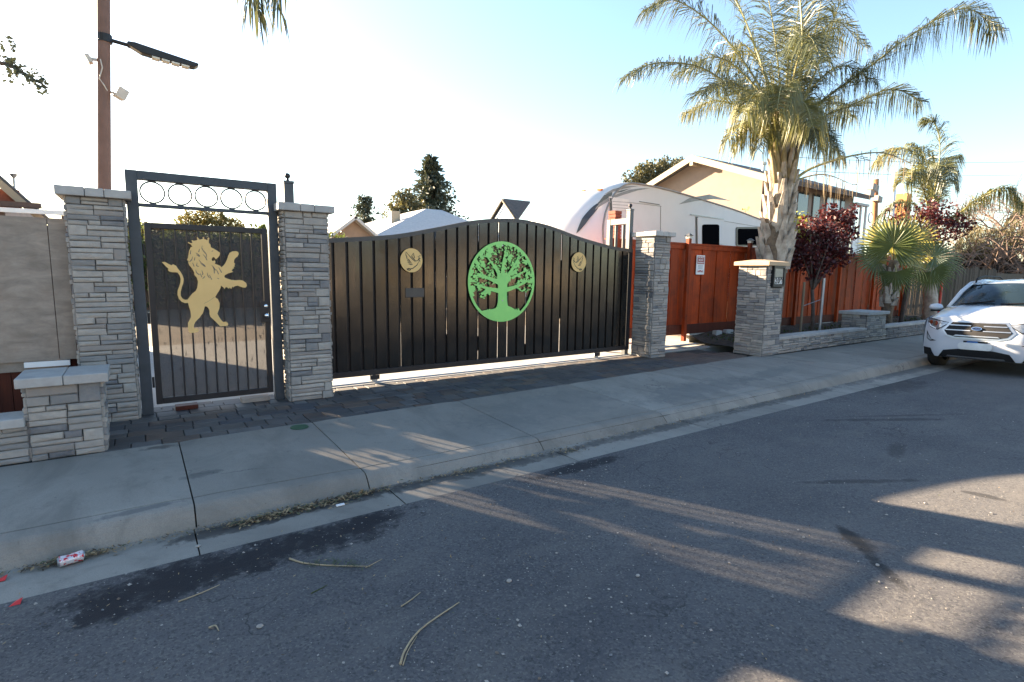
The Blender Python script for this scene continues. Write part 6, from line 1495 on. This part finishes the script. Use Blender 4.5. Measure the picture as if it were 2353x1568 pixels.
# red scraps, bottle cap
rs_ = pm('red_scrap', (.60,.03,.03), None, 5, .6)
for k, (x,y) in enumerate(((36,1387),(2,1330))):
    p = gnd(x,y,-.14); z = rz_(p.x,p.y)
    m = MB(); m.add([(p.x-.025,p.y-.02,z+.003),(p.x+.02,p.y-.022,z+.004),(p.x+.028,p.y+.012,z+.022),(p.x-.004,p.y+.03,z+.003)],[(0,1,2,3)]); m.add([(p.x-.025,p.y-.02,z+.001),(p.x+.02,p.y-.022,z+.002),(p.x+.028,p.y+.012,z+.020),(p.x-.004,p.y+.03,z+.001)],[(3,2,1,0)])
    m.build('plastic_scrap', rs_, label=('red plastic scrap on the asphalt at left','red plastic scrap in the gutter at left picture edge')[k], cat='scrap', fixn=False)
p = gnd(782,1160,-.14); m = MB(); m.bb(p.x-.03,p.x+.03,p.y-.012,p.y+.012,-.145,-.137); m.build('paper_scrap', MT['white'], label='tiny white paper scrap among the gutter leaves', cat='scrap')
p = gnd(688,982,0); m = MB(); m.lathe((p.x,p.y,.001),[(.09,0),(.085,.006),(0,.008)],18); m.build('drain_cover', pm('green_plastic',(.03,.10,.05),(.02,.06,.03),8,.6), label='small round green drain cover in the pavers', cat='drain cover')
p = gnd(648,905,0); m = MB()
p = gnd(1285/2353*900*.766,900,0)
# heaps of dry leaves in the gutter
lm = [leafmat('dry_leaf_tan', (.40,.29,.16), (.24,.17,.09), .15, .8, 30), leafmat('dry_leaf_brown', (.11,.075,.045), (.06,.045,.03), .1, .85, 30), leafmat('half_green_leaf', (.13,.14,.07), (.08,.085,.045), .2, .7, 30)]
def leaves(label, spots, n, smin=.008, smax=.026):
    m = MB()
    for i in range(n):
        x, y, sx_, sy_ = random.choice(spots); px, py = random.gauss(x,sx_), random.gauss(y,sy_)
        if py > 4.035: py = 4.035-abs(random.gauss(0,.03))
        p = Vector((px,py,rz_(px,py)+.004+abs(random.gauss(0,.014)))); a = Vector((U(-1,1),U(-1,1),U(-.25,.25))).normalized(); b = a.cross(Vector((U(-.3,.3),U(-.3,.3),1))).normalized(); s = U(smin,smax)
        m.add([p-a*s,p+b*s*U(.15,.5),p+a*s,p-b*s*U(.15,.5)],[(0,1,2,3)], random.choice((0,0,0,1,1,2)))
    return m.build('leaf_litter', lm, label=label, cat='leaf litter', kind='stuff', fixn=False)
leaves('dry leaves gathered round the crushed can', [(-.42,3.98,.10,.03),(-.35,3.97,.08,.03),(-.5,3.99,.07,.02)], 260)
leaves('drift of dry leaves and straw along the gutter below the lion gate', [(.85,3.96,.16,.035),(1.1,3.97,.16,.04),(1.35,3.98,.12,.03),(.6,3.95,.1,.03)], 900)
leaves('thin line of dry leaves along the gutter before the wide gate', [(1.9,3.98,.2,.02),(2.3,3.96,.15,.03),(2.8,3.97,.3,.02),(3.4,3.90,.12,.05),(4.5,3.99,.5,.02),(6,4.0,.8,.02),(8,4.0,.8,.03)], 900, .006,.02)
leaves('dirt and chaff line along the left gutter foot of the kerb', [(-.7,4.0,.3,.02),(0,4.0,.3,.02),(.3,3.98,.2,.03)], 420, .004,.014)
leaves('scattered leaf crumbs over the near asphalt', [(1.2,2.8,.8,.5),(2.5,2.4,1.2,.7),(.3,3.2,.6,.25),(4,2.4,1.5,.8),(6,2.5,2,.8)], 520, .004,.012)
# loose gravel over the asphalt
m = MB()
gm = [pm('pale_pebble',(.36,.33,.29),None,40,.9), pm('grey_pebble',(.20,.20,.20),None,40,.9), pm('brown_pebble',(.17,.13,.10),None,40,.9)]
for i in range(5200):
    if rnd() < .5: x, y = U(-.9,3.5), U(1.2,GY)
    else: x, y = U(1,9), U(.2,GY)
    if noise.noise(Vector((x*1.2,y*1.2,7))) < -.12 and rnd() < .8: continue
    s = U(.0018,.0045) if rnd() < .9 else U(.005,.011); z = rz_(x,y)+s*.3
    R_ = [Vector((s*U(.7,1.4),0,0)),Vector((0,s*U(.7,1.3),0)),Vector((0,0,s*U(.5,.9)))]; a = U(0,6.28); Rm = Matrix.Rotation(a,3,'Z'); c0 = Vector((x,y,z))
    q = [c0+Rm@R_[0],c0-Rm@R_[0],c0+Rm@R_[1],c0-Rm@R_[1],c0+R_[2],c0-R_[2]]
    m.add(q, [(0,2,4),(2,1,4),(1,3,4),(3,0,4)], random.choice((0,0,1,1,2)))
m.build('gravel', gm, label='loose gravel and grit scattered over the asphalt', cat='gravel', kind='stuff', fixn=False)
for k, (x,y,s,lb) in enumerate(((597,1885/2047*1568*.0+1443,.014,'pale stone on the near asphalt left of the long stalk'),(455,1250,.014,'small pale stone on the wet asphalt stain'),(2015,1310,.011,'pale stone in the upper sunlit patch'),(1465,1330,.011,'pale stone left of the sunlit streaks'),(1170,1340,.014,'small pale stone in mid asphalt below the streaks'))):
    p = gnd(x,y,-.13); z = rz_(p.x,p.y); m = MB(); vs_ = []
    bm = bmesh.new(); bmesh.ops.create_icosphere(bm, subdivisions=2, radius=s)
    for v in bm.verts: v.co = Vector((v.co.x*1.2,v.co.y*.9,v.co.z*.65))*(1+.25*noise.noise(v.co*60+Vector((k,0,0))))+Vector((p.x,p.y,z+s*.45))
    bm.verts.index_update(); m.add([v.co for v in bm.verts],[tuple(v.index for v in f.verts) for f in bm.faces]); bm.free()
    m.build('stone', gm[0], label=lb, cat='stone')
# pale paint or mortar bits at the gate threshold
for k, (a,b) in enumerate(((.28,.50),(.95,1.26))):
    m = MB(); m.bb(a,b,PY-.02,PY+.12,.0,.055 if k else .05); bevel(m.build('threshold_block', MT['darkwood'] if k == 0 else MT['plywood'], label=('short dark block under the hinge side of the lion gate','short light block under the lock side of the lion gate')[k], cat='block'), .006)
